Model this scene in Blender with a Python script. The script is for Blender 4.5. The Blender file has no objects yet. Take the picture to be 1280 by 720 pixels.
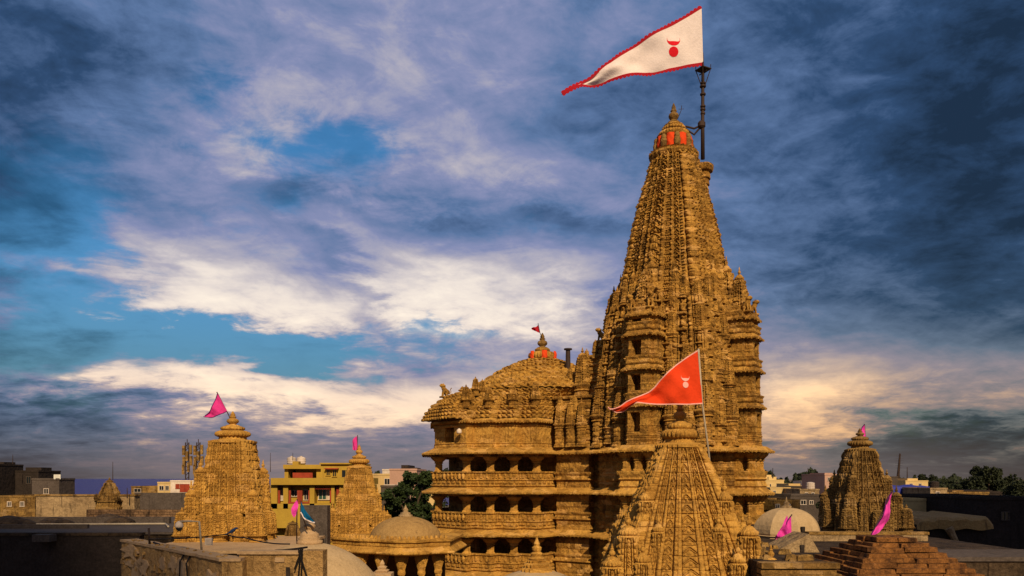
import bpy, math, random
import numpy as np
random.seed(7); rng = np.random.default_rng(7)
C = bpy.context.scene.collection
SC = bpy.context.scene
R_ = math.radians
H = 14.0            # eye height above the street
F = 1000.0          # focal length in photo pixels (1280 wide)

# ---------------------------------------------------------------- camera
cam = bpy.data.cameras.new('camera'); cam_o = bpy.data.objects.new('camera', cam); C.objects.link(cam_o)
cam_o.location = (0, 0, H); cam_o.rotation_euler = (R_(90), 0, 0)
cam.sensor_width = 36; cam.lens = 36 * F / 1280; cam.shift_y = 238 / 1280
cam.clip_start = 0.5; cam.clip_end = 40000
SC.camera = cam_o

# ---------------------------------------------------------------- world: Nishita sky with procedural cloud decks
SUN_AZ, SUN_EL = 166.0, 35.0      # the sun stands behind the viewer, to the right
world = bpy.data.worlds.new("World"); SC.world = world; world.use_nodes = True
nt = world.node_tree; nt.nodes.clear()
def _s(x): return x.s if isinstance(x, E) else x
class E:
    def __init__(self, s): self.s = s
    def __add__(a, b): return mth('ADD', a, b)
    __radd__ = __add__
    def __sub__(a, b): return mth('SUBTRACT', a, b)
    def __rsub__(a, b): return mth('SUBTRACT', b, a)
    def __mul__(a, b): return mth('MULTIPLY', a, b)
    __rmul__ = __mul__
    def __truediv__(a, b): return mth('DIVIDE', a, b)
def mth(op, a, b=None, c=None, tree=None):
    n = nt.nodes.new('ShaderNodeMath'); n.operation = op
    for i, v in enumerate((a, b, c)):
        if v is None: continue
        if isinstance(v, E): nt.links.new(v.s, n.inputs[i])
        else: n.inputs[i].default_value = v
    return E(n.outputs[0])
def smooth(x, lo, hi):
    n = nt.nodes.new('ShaderNodeMapRange'); n.interpolation_type = 'SMOOTHSTEP'
    nt.links.new(x.s, n.inputs[0]); n.inputs[1].default_value = lo; n.inputs[2].default_value = hi
    return E(n.outputs[0])
def mixc(f, a, b, mode='MIX'):
    n = nt.nodes.new('ShaderNodeMix'); n.data_type = 'RGBA'; n.blend_type = mode; n.clamp_factor = True
    if isinstance(f, E): nt.links.new(f.s, n.inputs[0])
    else: n.inputs[0].default_value = f
    for i, v in ((6, a), (7, b)):
        if isinstance(v, E): nt.links.new(v.s, n.inputs[i])
        else: n.inputs[i].default_value = (*v, 1)
    return E(n.outputs[2])
def comb(x, y, z):
    n = nt.nodes.new('ShaderNodeCombineXYZ')
    for i, v in enumerate((x, y, z)):
        if isinstance(v, E): nt.links.new(v.s, n.inputs[i])
        else: n.inputs[i].default_value = v
    return E(n.outputs[0])
def noise(v, scale, detail=8, rough=.55, dist=0., lac=2.):
    n = nt.nodes.new('ShaderNodeTexNoise'); nt.links.new(v.s, n.inputs['Vector'])
    n.inputs['Scale'].default_value = scale; n.inputs['Detail'].default_value = detail
    n.inputs['Roughness'].default_value = rough; n.inputs['Distortion'].default_value = dist; n.inputs['Lacunarity'].default_value = lac
    return E(n.outputs[0])
def ramp(x, stops):
    n = nt.nodes.new('ShaderNodeValToRGB'); nt.links.new(x.s, n.inputs[0]); cr = n.color_ramp
    while len(cr.elements) < len(stops): cr.elements.new(.5)
    for e, (p, c) in zip(cr.elements, stops): e.position = p; e.color = (*c, 1)
    return E(n.outputs[0])
tc = nt.nodes.new('ShaderNodeTexCoord'); sep = nt.nodes.new('ShaderNodeSeparateXYZ')
nt.links.new(tc.outputs['Generated'], sep.inputs[0])
dx, dy, dz = (E(sep.outputs[i]) for i in range(3))
az = mth('ARCTAN2', dx, dy); el = mth('ARCSINE', dz)
elp = mth('MAXIMUM', el, 0.0)
# the cloud deck, seen in perspective: direction projected on a high level plane
den = mth('MAXIMUM', dz, 0.0) + 0.16
pu, pv = dx / den, dy / den
deck = comb(pu, pv, 3.1)
n1 = noise(deck, 1.15, 9, .56, .35)
n2 = noise(comb(pu * .8 + 5.2, pv * 1.15 + 1.3, 0.0), 2.3, 9, .58, .5)
n3 = noise(comb(az * 2.2, el * 7.0, 1.7), 2.6, 8, .58, .3)        # long level streaks
n4 = noise(deck, 6.5, 8, .66, .35)
n6 = noise(comb(az * 9.0, el * 16.0, 2.2), 1.6, 7, .62, .8)      # small broken puffs
n5 = noise(comb((az * .88 - el * .48) * 1.5, (az * .48 + el * .88) * 4.6, 4.4), 2.2, 9, .6, .6)   # slanting bands
wa = az + (n2 - .5) * .26; we = el + (n1 - .5) * .20 + (n4 - .5) * .05
def g(px, py, sx, sy, amp, rot=0.0):
    a0 = math.atan((px - 640) / F); e0 = math.atan((598 - py) / F * math.cos(a0))
    c, s = math.cos(R_(rot)), math.sin(R_(rot))
    A, Ee = wa - a0, we - e0
    U = (A * c + Ee * s) / (sx / F); V = (Ee * c - A * s) / (sy / F)
    return mth('EXPONENT', (U * U + V * V) * -1.0) * amp
def total(l):
    t = l[0]
    for x in l[1:]: t = t + x
    return t
SKY_BRIGHT = [(560, 385, 170, 60, .34), (260, 375, 170, 42, .40), (690, 350, 90, 35, .22), (420, 300, 60, 18, .1),
              (400, 210, 210, 100, .12), (500, 40, 120, 60, .08), (560, 215, 90, 50, .16), (520, 500, 260, 45, .26), (330, 500, 260, 24, .26),
              (1080, 490, 260, 55, .36), (1000, 545, 220, 25, .2), (660, 230, 50, 40, .12),
              (470, 300, 230, 20, -.16, -14), (420, 345, 110, 20, -.16, -40), (700, 300, 90, 22, -.14), (460, 450, 70, 22, -.1),
              (1180, 150, 270, 230, -.26), (1300, 240, 150, 330, -.22), (-10, 150, 100, 330, -.26), (-60, 480, 110, 180, -.05), (140, 490, 130, 26, .14), (60, 0, 150, 90, -.10),
              (90, 520, 130, 22, -.08), (1270, 590, 170, 60, -.26), (0, 600, 150, 60, -.08), (900, 380, 120, 40, -.06), (860, 60, 200, 90, -.13)]
bright = total([g(*a) for a in SKY_BRIGHT]) + .425 + (n1 - .5) * .54 + (n2 - .5) * .40 + (n3 - .5) * .34 + (n4 - .5) * .42 + (n5 - .5) * .34 + (n6 - .5) * .22
SKY_GAPS = [(330, 165, 120, 75, .55), (240, 432, 210, 28, .75), (370, 460, 110, 20, .5), (60, 300, 80, 150, .55), (60, 410, 90, 60, .4), (440, 210, 60, 40, .25),
            (600, 415, 120, 14, .3), (660, 90, 120, 60, .1)]
cover = .93 - total([g(*a) for a in SKY_GAPS]) + (n1 - .5) * 1.2 + (n3 - .5) * .9 + (n4 - .5) * .6 + (n6 - .5) * .7
cloud_f = smooth(cover, .28, .72)
cloud_c = ramp(bright, [(0, (.012, .028, .060)), (.16, (.028, .066, .15)), (.34, (.10, .17, .33)), (.50, (.22, .25, .42)),
                        (.64, (.42, .40, .47)), (.80, (.78, .70, .64)), (1, (1.0, .90, .76))])
sky = nt.nodes.new('ShaderNodeTexSky'); sky.sky_type = 'NISHITA'; sky.sun_disc = False
sky.sun_elevation = R_(SUN_EL); sky.sun_rotation = R_(SUN_AZ); sky.altitude = 20; sky.air_density = 1.0; sky.dust_density = .6; sky.ozone_density = 2.0
def vmul(a, c):
    return mixc(1.0, a, c, 'MULTIPLY')
nish = vmul(E(sky.outputs[0]), (.032, .074, .096))        # clear evening blue
lowc = mth('EXPONENT', (elp / .22) * (elp / .22) * -1.0)
nish = mixc(lowc * .85, nish, (.075, .15, .235))
veil = smooth(bright, -.05, .55)                         # thick storm cloud in front of the blue there
clear_c = mixc(veil, vmul(nish, (.25, .3, .32)), nish)
col = mixc(cloud_f, clear_c, cloud_c)
# warm low sun haze along the horizon
low = mth('EXPONENT', (elp / .13) * (elp / .13) * -1.0)
col = mixc(low * .85, col, vmul(col, (1.12, .80, .52)))
warm = smooth(az, .05, .45) * mth('EXPONENT', (elp / .2) * (elp / .2) * -1.0)
col = mixc(warm, col, vmul(col, (1.25, 1.0, .62)))
mist = mth('EXPONENT', (elp / .045) * (elp / .045) * -1.0)
edge = smooth(mth('ABSOLUTE', az), .26, .62)
col = mixc(mist * .75, col, mixc(edge, (.20, .155, .155), (.075, .056, .052)))
bg = nt.nodes.new('ShaderNodeBackground'); bg.inputs[1].default_value = .1
sc10 = nt.nodes.new('ShaderNodeVectorMath'); sc10.operation = 'SCALE'; sc10.inputs[3].default_value = 10.0
nt.links.new(col.s, sc10.inputs[0]); nt.links.new(sc10.outputs[0], bg.inputs[0])
wo = nt.nodes.new('ShaderNodeOutputWorld'); nt.links.new(bg.outputs[0], wo.inputs[0])
world.cycles.sampling_method = 'MANUAL'; world.cycles.sample_map_resolution = 512

# ---------------------------------------------------------------- sun
sl = bpy.data.lights.new('sun', 'SUN'); sun = bpy.data.objects.new('sun', sl); C.objects.link(sun)
sl.energy = 5.0; sl.angle = R_(.6); sl.color = (1.0, .82, .58)
sd = np.array([math.sin(R_(SUN_AZ)) * math.cos(R_(SUN_EL)), math.cos(R_(SUN_AZ)) * math.cos(R_(SUN_EL)), math.sin(R_(SUN_EL))])
from mathutils import Vector
sun.rotation_euler = Vector(sd).to_track_quat('Z', 'Y').to_euler(); sun.location = (0, -30, 60)

# ---------------------------------------------------------------- exposure
SC.view_settings.view_transform = 'Standard'; SC.view_settings.look = 'None'
SC.view_settings.exposure = .14; SC.view_settings.gamma = 1; SC.view_settings.use_curve_mapping = False
SC.render.engine = 'CYCLES'
SC.cycles.max_bounces = 5; SC.cycles.diffuse_bounces = 2; SC.cycles.glossy_bounces = 2

# ================================================================ helpers
def P(px, py, Y):
    return np.array([(px - 640) * Y / F, Y, H + (598 - py) * Y / F])
def Xp(px, Y): return (px - 640) * Y / F
def Zp(py, Y): return H + (598 - py) * Y / F

def vnoise(x, y, z, seed=0):
    x, y, z = np.broadcast_arrays(np.asarray(x, float), np.asarray(y, float), np.asarray(z, float))
    xi, yi, zi = np.floor(x), np.floor(y), np.floor(z)
    fx, fy, fz = x - xi, y - yi, z - zi
    fx, fy, fz = (f * f * (3 - 2 * f) for f in (fx, fy, fz))
    def h(a, b, c):
        s = np.sin(a * 127.1 + b * 311.7 + c * 74.7 + seed * 17.3) * 43758.5453
        return s - np.floor(s)
    r = 0
    for i in (0, 1):
        for j in (0, 1):
            for k in (0, 1):
                r = r + h(xi + i, yi + j, zi + k) * (fx if i else 1 - fx) * (fy if j else 1 - fy) * (fz if k else 1 - fz)
    return r

class MB:
    """collects shapes and links them as one mesh object"""
    def __init__(s): s.v = []; s.n = 0; s.li = []; s.sz = []
    def raw(s, v, faces):
        b = s.n; v = np.asarray(v, float).reshape(-1, 3); s.v.append(v); s.n += len(v)
        for f in faces: s.li.append(np.asarray(f, np.int64) + b); s.sz.append(np.array([len(f)]))
    def quads(s, v, q):
        b = s.n; v = np.asarray(v, float).reshape(-1, 3); s.v.append(v); s.n += len(v)
        q = np.asarray(q, np.int64); s.li.append(q.ravel() + b); s.sz.append(np.full(len(q), q.shape[1]))
    def grid(s, g, wrap=False, flip=False):
        nr, nc = g.shape[:2]; idx = np.arange(nr * nc).reshape(nr, nc)
        if wrap: idx = np.concatenate([idx, idx[:, :1]], 1)
        a, b, c, d = idx[:-1, :-1], idx[:-1, 1:], idx[1:, 1:], idx[1:, :-1]
        q = np.stack([a, b, c, d], -1).reshape(-1, 4)
        if flip: q = q[:, ::-1]
        s.quads(g.reshape(-1, 3), q)
    def box(s, c, d, rz=0.0, taper=1.0):
        x, y, z = d[0] / 2, d[1] / 2, d[2] / 2
        v = np.array([[-x, -y, -z], [x, -y, -z], [x, y, -z], [-x, y, -z], [-x * taper, -y * taper, z], [x * taper, -y * taper, z], [x * taper, y * taper, z], [-x * taper, y * taper, z]])
        cr, sr = math.cos(rz), math.sin(rz)
        v = np.stack([v[:, 0] * cr - v[:, 1] * sr, v[:, 0] * sr + v[:, 1] * cr, v[:, 2]], 1) + np.asarray(c, float)
        s.quads(v, [[0, 3, 2, 1], [4, 5, 6, 7], [0, 1, 5, 4], [1, 2, 6, 5], [2, 3, 7, 6], [3, 0, 4, 7]])
    def bx(s, x0, x1, y0, y1, z0, z1): s.box(((x0 + x1) / 2, (y0 + y1) / 2, (z0 + z1) / 2), (x1 - x0, y1 - y0, z1 - z0))
    def rings(s, rings, bot=True, top=True):
        g = np.stack(rings); n = g.shape[1]; b = s.n
        s.grid(g, wrap=True)
        if bot: s.li.append(np.arange(n)[::-1] + b); s.sz.append(np.array([n]))
        if top: s.li.append(np.arange(n) + b + (len(rings) - 1) * n); s.sz.append(np.array([n]))
    def sweep(s, poly, rows, c=(0, 0, 0), rot=0.0, **k):
        """rows of (scale, z): a plan polygon scaled up the height"""
        p = np.asarray(poly, float); cr, sr = math.cos(rot), math.sin(rot)
        p = np.stack([p[:, 0] * cr - p[:, 1] * sr, p[:, 0] * sr + p[:, 1] * cr], 1)
        s.rings([np.column_stack([p * r + np.asarray(c[:2]), np.full(len(p), z + c[2])]) for r, z in rows], **k)
    def oswp(s, poly, rows, **k):
        """rows of (offset, z): a plan polygon grown outwards"""
        s.rings([np.column_stack([offset(poly, o), np.full(len(poly), z)]) for o, z in rows], **k)
    def lathe(s, c, prof, n=24, ribs=None, **k):
        a = np.arange(n) / n * 2 * math.pi; rr = []
        for row in prof:
            r, z = row[0], row[1]; m = np.ones(n)
            if ribs and len(row) > 2: m = 1 - row[2] * (1 - np.abs(np.cos(a * ribs / 2)))
            rr.append(np.column_stack([np.cos(a) * r * m + c[0], np.sin(a) * r * m + c[1], np.full(n, z + c[2])]))
        s.rings(rr, **k)
    def tube(s, pts, r, n=8):
        pts = [np.asarray(p, float) for p in pts]; rs = r if isinstance(r, (list, tuple)) else [r] * len(pts); rr = []
        for i, p in enumerate(pts):
            t = pts[min(i + 1, len(pts) - 1)] - pts[max(i - 1, 0)]; t = t / (np.linalg.norm(t) + 1e-9)
            up = np.array([0, 0, 1.]) if abs(t[2]) < .9 else np.array([1., 0, 0])
            a = np.cross(t, up); a /= np.linalg.norm(a); b = np.cross(a, t) * -1
            ang = np.arange(n) / n * 2 * math.pi
            rr.append(p + rs[i] * (np.cos(ang)[:, None] * a + np.sin(ang)[:, None] * b))
        s.rings(rr)
    def build(s, name, mat, parent=None, smooth=False, origin=None):
        v = np.concatenate(s.v); li = np.concatenate([np.atleast_1d(x) for x in s.li]); sz = np.concatenate(s.sz)
        o0 = np.asarray(origin if origin is not None else (PLOC.get(parent.name, (0, 0, 0)) if parent else v.mean(0)), float)
        me = bpy.data.meshes.new(name); me.vertices.add(len(v)); me.vertices.foreach_set('co', (v - o0).astype(np.float32).ravel())
        me.loops.add(len(li)); me.loops.foreach_set('vertex_index', li.astype(np.int32))
        st = np.concatenate([[0], np.cumsum(sz)[:-1]]); me.polygons.add(len(sz))
        me.polygons.foreach_set('loop_start', st.astype(np.int32)); me.polygons.foreach_set('loop_total', sz.astype(np.int32))
        me.polygons.foreach_set('use_smooth', np.full(len(sz), bool(smooth)))
        me.update(calc_edges=True); me.validate()
        if mat: me.materials.append(mat)
        o = bpy.data.objects.new(name, me); C.objects.link(o)
        if parent:
            o.parent = parent
            PLOC[o.name] = tuple(o0)
            if origin is not None: o.location = o0 - np.asarray(PLOC.get(parent.name, (0, 0, 0)))
        else: o.location = o0; PLOC[o.name] = tuple(o0)
        return o
PLOC = {}
def thing(name, label, cat, loc=(0, 0, 0), group=None):
    o = bpy.data.objects.new(name, None); C.objects.link(o); o.location = [float(x) for x in loc]; o.empty_display_size = .3
    PLOC[o.name] = tuple(float(x) for x in loc); return tag(o, label, cat, group)
def tag(o, label, cat, group=None):
    o['label'] = label; o['category'] = cat
    if group: o['group'] = group
    return o
def struct(o, kind='structure'): o['kind'] = kind; return o
def dup(src, parent, loc, rz=0.0, sc=(1, 1, 1)):
    """a copy of a part (world location) under its thing"""
    c = src.copy(); C.objects.link(c); c.parent = parent
    c.location = np.asarray(loc, float) - np.asarray(PLOC[parent.name]); c.rotation_euler = (0, 0, rz); c.scale = sc
    return c
def offset(poly, d):
    p = np.asarray(poly, float); q = np.roll(p, 1, 0); r = np.roll(p, -1, 0)
    def nrm(a, b):
        t = b - a; t = t / (np.linalg.norm(t, axis=1, keepdims=True) + 1e-9); return np.stack([t[:, 1], -t[:, 0]], 1)
    n1, n2 = nrm(q, p), nrm(p, r); m = n1 + n2; m /= np.linalg.norm(m, axis=1, keepdims=True) + 1e-9
    k = 1 / np.clip((m * n1).sum(1), .45, 1)
    return p + m * (d * k)[:, None]
def ratha(w=(.34, .6, .8), p=(1., .9, .8)):
    """stepped square plan: half-widths of the steps and their projections (last pair is the corner)"""
    face = []
    for i in range(len(w) - 2, -1, -1): face += [(-w[i], p[i + 1]), (-w[i], p[i])]
    face += [(-x, y) for x, y in face[::-1]]
    face.append((w[-1], p[-1]))
    out = []
    for k in range(4):      # tangent x, outward -y first, counter-clockwise
        a = k * math.pi / 2; c, s = math.cos(a), math.sin(a)
        for x, y in face: out.append((x * c + y * s, x * s - y * c))
    return np.array(out)

# ================================================================ materials
def mat(name, col, col2=None, rough=.9, scale=1.2, bump=.0, bscale=18, streak=.0, brick=None, spec=.12, dirt=None, dirt_lo=.56, fine=.18, metal=0.0, spk=0.0, spk_s=3.2, cells=.0, slabs=None):
    m = bpy.data.materials.new(name); m.use_nodes = True
    global nt; keep = nt; nt = m.node_tree
    b = nt.nodes['Principled BSDF']; b.inputs['Roughness'].default_value = rough; b.inputs['Specular IOR Level'].default_value = spec
    b.inputs['Metallic'].default_value = metal
    geo = nt.nodes.new('ShaderNodeNewGeometry'); pos = E(geo.outputs['Position'])
    sp = nt.nodes.new('ShaderNodeSeparateXYZ'); nt.links.new(pos.s, sp.inputs[0])
    x, y, z = (E(sp.outputs[i]) for i in range(3))
    big = noise(pos, scale * .35, 5, .6, .3); mid = noise(pos, scale * 2.2, 6, .65)
    c2 = col2 or tuple(v * .6 for v in col)
    c = mixc(smooth(big * .55 + mid * .45, .36, .66), c2, col)
    fn = noise(pos, scale * 14, 4, .7)
    c = mixc(fine * 2, c, mixc(smooth(fn, .3, .72), tuple(v * .45 for v in c2), tuple(min(1, v * 1.5) for v in col)))
    if dirt:
        dn = noise(comb(x * 1.6, y * 1.6, z * .35), scale * .9, 7, .65, .4)
        c = mixc(smooth(dn, dirt_lo, dirt_lo + .14) * .8, c, dirt)
    if spk:                  # soot and lichen lodged in patches over the carving
        k1 = noise(pos, spk_s, 5, .7, .6); k2 = noise(pos, spk_s * .28, 3, .5)
        c = mixc(smooth(k1 + (k2 - .5) * .5, .50, .60) * spk, c, tuple(v * .22 for v in c2))
        c = mixc(smooth(k1, .38, .30) * .35, c, tuple(min(1, v * 1.45 + .03) for v in col))
    if cells:                # every block of stone has its own tone
        vc = nt.nodes.new('ShaderNodeTexVoronoi'); nt.links.new(comb(x * 1.1, y * 1.1, z * 2.6).s, vc.inputs['Vector']); vc.inputs['Scale'].default_value = 1.0; vc.distance = 'CHEBYCHEV'
        s3 = nt.nodes.new('ShaderNodeSeparateColor'); nt.links.new(vc.outputs['Color'], s3.inputs[0])
        c = mixc(smooth(E(s3.outputs[0]), .1, .9) * cells, c, mixc(.75, c, (.30, .22, .15), 'MULTIPLY'))
        c = mixc(smooth(E(s3.outputs[1]), .80, .95) * cells * .6, c, tuple(min(1, v * 1.25 + .05) for v in col))
    if slabs:                # laid slabs with dark joints on level surfaces
        bs = nt.nodes.new('ShaderNodeTexBrick'); nt.links.new(comb(x + noise(pos, .7, 3) * .25, y + z, 0.0).s, bs.inputs['Vector']); bs.inputs['Scale'].default_value = 1
        bs.inputs['Brick Width'].default_value = slabs; bs.inputs['Row Height'].default_value = slabs * .62; bs.inputs['Mortar Size'].default_value = .035; bs.inputs['Mortar Smooth'].default_value = .4
        bs.inputs['Color1'].default_value = (1, 1, 1, 1); bs.inputs['Color2'].default_value = (.5, .48, .45, 1); bs.inputs['Mortar'].default_value = (.25, .22, .2, 1)
        c = mixc(.85, c, E(bs.outputs['Color']), 'MULTIPLY')
    if streak:
        sn = noise(comb(x * 3.0, y * 3.0, z * .22), scale * 1.3, 5, .7)
        c = mixc(smooth(sn, .55, .72) * streak, c, tuple(v * .3 for v in c2))
    hgt = None
    if brick:
        bt = nt.nodes.new('ShaderNodeTexBrick'); w, h = brick
        # courses run level whichever way the wall faces
        nt.links.new(comb(x + y * 1.01, z, 0.0).s, bt.inputs['Vector'])
        bt.inputs['Scale'].default_value = 1; bt.inputs['Brick Width'].default_value = w; bt.inputs['Row Height'].default_value = h
        bt.inputs['Mortar Size'].default_value = h * .07; bt.inputs['Mortar Smooth'].default_value = .3
        bt.inputs['Color1'].default_value = (1, 1, 1, 1); bt.inputs['Color2'].default_value = (.62, .6, .56, 1); bt.inputs['Mortar'].default_value = (.3, .27, .24, 1)
        c = mixc(.8, c, E(bt.outputs['Color']), 'MULTIPLY'); hgt = E(bt.outputs['Fac']) * -1.2
    nt.links.new(c.s, b.inputs['Base Color'])
    if bump:
        hn = noise(pos, bscale, 5, .7)
        vo = nt.nodes.new('ShaderNodeTexVoronoi'); nt.links.new(pos.s, vo.inputs['Vector']); vo.inputs['Scale'].default_value = bscale * .45
        hh = hn + E(vo.outputs['Distance']) * .8
        if hgt is not None: hh = hh + hgt
        bn = nt.nodes.new('ShaderNodeBump'); bn.inputs['Strength'].default_value = bump; bn.inputs['Distance'].default_value = 1.0 / bscale
        nt.links.new(hh.s, bn.inputs['Height']); nt.links.new(bn.outputs[0], b.inputs['Normal'])
    nt = keep; return m
STONE = mat('temple_sandstone', (.51, .262, .046), (.31, .145, .020), bump=.9, bscale=9, streak=.35, dirt=(.07, .035, .012), dirt_lo=.58, spk=.4, spk_s=2.0, cells=.6)
STONE_S = mat('smooth_sandstone', (.54, .280, .052), (.38, .18, .027), bump=.7, bscale=7, streak=.85, dirt=(.07, .034, .012), dirt_lo=.59, spk=.25, spk_s=1.2, cells=.55)
STONE_T = mat('weathered_tower_sandstone', (.51, .258, .046), (.27, .125, .020), bump=.9, bscale=7, streak=.7, dirt=(.05, .026, .010), dirt_lo=.56, spk=.42, spk_s=1.8, cells=.7)
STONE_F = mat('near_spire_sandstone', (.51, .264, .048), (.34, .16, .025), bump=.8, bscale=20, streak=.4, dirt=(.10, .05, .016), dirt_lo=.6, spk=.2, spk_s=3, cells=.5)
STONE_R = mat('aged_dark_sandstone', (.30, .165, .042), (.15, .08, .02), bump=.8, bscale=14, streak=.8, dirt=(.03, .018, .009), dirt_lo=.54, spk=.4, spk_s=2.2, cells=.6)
DARKROOM = mat('unlit_stone_room', (.09, .05, .015), bump=.3)  # shade of the pavilion interior put into the stone's colour
PLASTER = mat('aged_lime_plaster', (.34, .22, .10), (.19, .115, .05), scale=1.2, bump=.6, bscale=6, streak=.8, dirt=(.06, .035, .016), dirt_lo=.54, spk=.3, spk_s=1.2)
DOMEP = mat('smooth_dome_plaster', (.40, .265, .125), (.32, .205, .09), scale=.8, bump=.25, bscale=9, streak=.25, dirt=(.2, .12, .05), dirt_lo=.66, fine=.08)
WALLP = mat('peeling_parapet_plaster', (.40, .23, .075), (.25, .13, .04), scale=1.5, bump=.9, bscale=9, streak=.5, dirt=(.06, .032, .012), dirt_lo=.53)
COPING = mat('worn_coping_stone', (.42, .26, .12), (.30, .18, .08), scale=1.4, bump=.4, bscale=10, fine=.1)
ROOFC = mat('stained_roof_concrete', (.085, .052, .026), (.035, .021, .010), scale=.6, bump=.6, bscale=5, dirt=(.018, .011, .007), dirt_lo=.50, spk=.5, spk_s=.9, slabs=2.1)  # shade of the lower corners put into the base tone, besides the stains
BRICK = mat('sooty_brickwork', (.20, .11, .05), (.07, .037, .018), scale=.8, bump=.8, bscale=8, brick=(.5, .24), dirt=(.02, .012, .007), dirt_lo=.5)
BLOCKS = mat('orange_stone_blocks', (.25, .10, .022), (.12, .045, .011), scale=1.6, bump=.9, bscale=10, dirt=(.035, .016, .008), dirt_lo=.50, spk=.5, spk_s=2.5)
DARKW = mat('dark_shade_weathered_render', (.036, .024, .017), (.016, .011, .007), scale=.5, bump=.4, bscale=4, streak=.4)  # shade of town edges and openings put into the colour; streaks are wear
GREYW = mat('grey_cement_render', (.085, .062, .045), (.05, .035, .024), scale=.6, bump=.3, bscale=4, streak=.5)
YELLOW = mat('yellow_house_paint', (.37, .225, .028), (.29, .17, .022), scale=.5, streak=.15, fine=.05, bump=.1)
CREAM = mat('cream_house_paint', (.55, .37, .14), (.42, .27, .10), scale=.3, streak=.35, fine=.05)
PINKW = mat('dusty_pink_house_paint', (.42, .24, .16), (.34, .19, .12), scale=.3, streak=.3, fine=.05)
REDP = mat('red_shutter_paint', (.30, .045, .018), fine=.05)
WHITEP = mat('white_trim_paint', (.62, .48, .34), fine=.05)
BLUEP = mat('blue_tarpaulin', (.035, .04, .21), (.025, .028, .15), fine=.05, rough=.6)
GLASS = mat('dark_window_glass', (.012, .014, .013), rough=.15, spec=.5, fine=.0)
GREENP = mat('green_window_glass', (.03, .07, .04), rough=.25, spec=.5, fine=.0)
METAL = mat('rusted_dark_iron', (.05, .028, .018), (.03, .018, .012), rough=.6, fine=.1, metal=.2)
PALEMETAL = mat('pale_galvanised_pipe', (.38, .29, .18), rough=.5, fine=.1)
CABLE = mat('black_rubber_cable', (.012, .009, .007), rough=.5)
TANK = mat('white_water_tank_plastic', (.55, .42, .30), rough=.5, fine=.05, streak=.3)
def cloth(name, col, fine=.06):
    m = mat(name, col, tuple(v * .86 for v in col), rough=.85, scale=3, fine=fine, spec=.1, bump=.25, bscale=14)
    n = m.node_tree; b = n.nodes['Principled BSDF']; tr = n.nodes.new('ShaderNodeBsdfTranslucent'); mx = n.nodes.new('ShaderNodeMixShader')
    src = b.inputs['Base Color'].links[0].from_socket
    n.links.new(src, tr.inputs[0]); mx.inputs[0].default_value = .25
    out = n.nodes['Material Output']; n.links.new(b.outputs[0], mx.inputs[1]); n.links.new(tr.outputs[0], mx.inputs[2]); n.links.new(mx.outputs[0], out.inputs[0])
    return m
C_WHITE = cloth('white_flag_cloth', (.84, .66, .55)); C_RED = cloth('dark_red_trim_cloth', (.42, .012, .02)); C_ORANGE = cloth('vermilion_flag_cloth', (.78, .055, .010))
C_EMB = cloth('red_emblem_cloth', (.70, .012, .02)); C_PALE = cloth('pale_pink_emblem_cloth', (.85, .42, .33)); C_PINK = cloth('magenta_flag_cloth', (.75, .045, .24))
C_PINK2 = cloth('bright_pink_flag_cloth', (.80, .06, .36)); C_TEAL = cloth('teal_flag_cloth', (.005, .10, .20)); C_VERM = cloth('vermilion_wrap_cloth', (.80, .07, .012)); C_PURPLE = cloth('purple_edging_cloth', (.10, .01, .10))
LEAF = mat('dark_green_leaves', (.035, .05, .012), (.014, .022, .006), scale=1.5, rough=.7, fine=.15)
LEAF2 = mat('distant_green_leaves', (.03, .034, .013), (.013, .016, .007), scale=.6, rough=.8, fine=.15)
PAVD = mat('brown_dome_stone', (.33, .19, .06), (.22, .12, .036), scale=1.4, bump=.5, bscale=8, dirt=(.09, .05, .02), dirt_lo=.58)
BARK = mat('brown_bark', (.08, .05, .03), bump=.5)
# ================================================================ carved relief
def motif(kind, a, z, ch):
    """height 0..1 of a carved band; a is -1..1 across the band, z runs up, ch is the cell height"""
    b = z / ch; k = np.floor(b); b = b - k
    if kind == 'chain':      # chains of pointed arches over little figures
        e = np.abs(a) ** 1.25; v1 = np.exp(-((b - .88 + .55 * e) / .085) ** 2); v2 = .8 * np.exp(-((b - .62 + .5 * e) / .06) ** 2) * (np.abs(a) < .8)
        kn = np.exp(-((a / .3) ** 2 + ((b - .28) / .2) ** 2)); ear = .8 * np.exp(-(((np.abs(a) - .72) / .16) ** 2 + ((b - .12) / .09) ** 2))
        return np.maximum.reduce([v1, v2, kn, ear, .55 * (b < .05)])
    if kind == 'rib':        # rounded corner roll with cushion discs
        roll = np.sqrt(np.clip(1 - a * a, 0, 1)); dsc = (k % 3 == 0)
        return roll * (np.where(dsc, 1.0, .68) + .22 * np.cos(2 * np.pi * (b - .5))) - .25 * (np.abs(b - .02) < .06)
    if kind == 'mesh':       # net of crossing arches
        l1 = np.exp(-(np.sin(np.pi * (a * 1.5 + z / ch)) / .38) ** 2); l2 = np.exp(-(np.sin(np.pi * (a * 1.5 - z / ch)) / .38) ** 2)
        return np.maximum(l1, l2) * .8 + .35 * np.exp(-(((b - .5) / .16) ** 2 + (a / .3) ** 2))
    if kind == 'figs':       # standing figures between pilasters
        body = np.exp(-(((a / .42) ** 2 + ((b - .34) / .28) ** 2)) ** 2); head = np.exp(-((a / .2) ** 2 + ((b - .72) / .1) ** 2))
        arm = .6 * np.exp(-((np.abs(a) - .45) / .12) ** 2 - ((b - .5) / .12) ** 2)
        return np.maximum.reduce([body, head, arm, .8 * (np.abs(a) > .84), .95 * (b > .9), .7 * (b < .06)])
    if kind == 'roll':
        return np.sqrt(np.clip(1 - a * a, 0, 1)) * (.8 + .2 * np.cos(2 * np.pi * b))
    return np.zeros_like(a + z)
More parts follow.
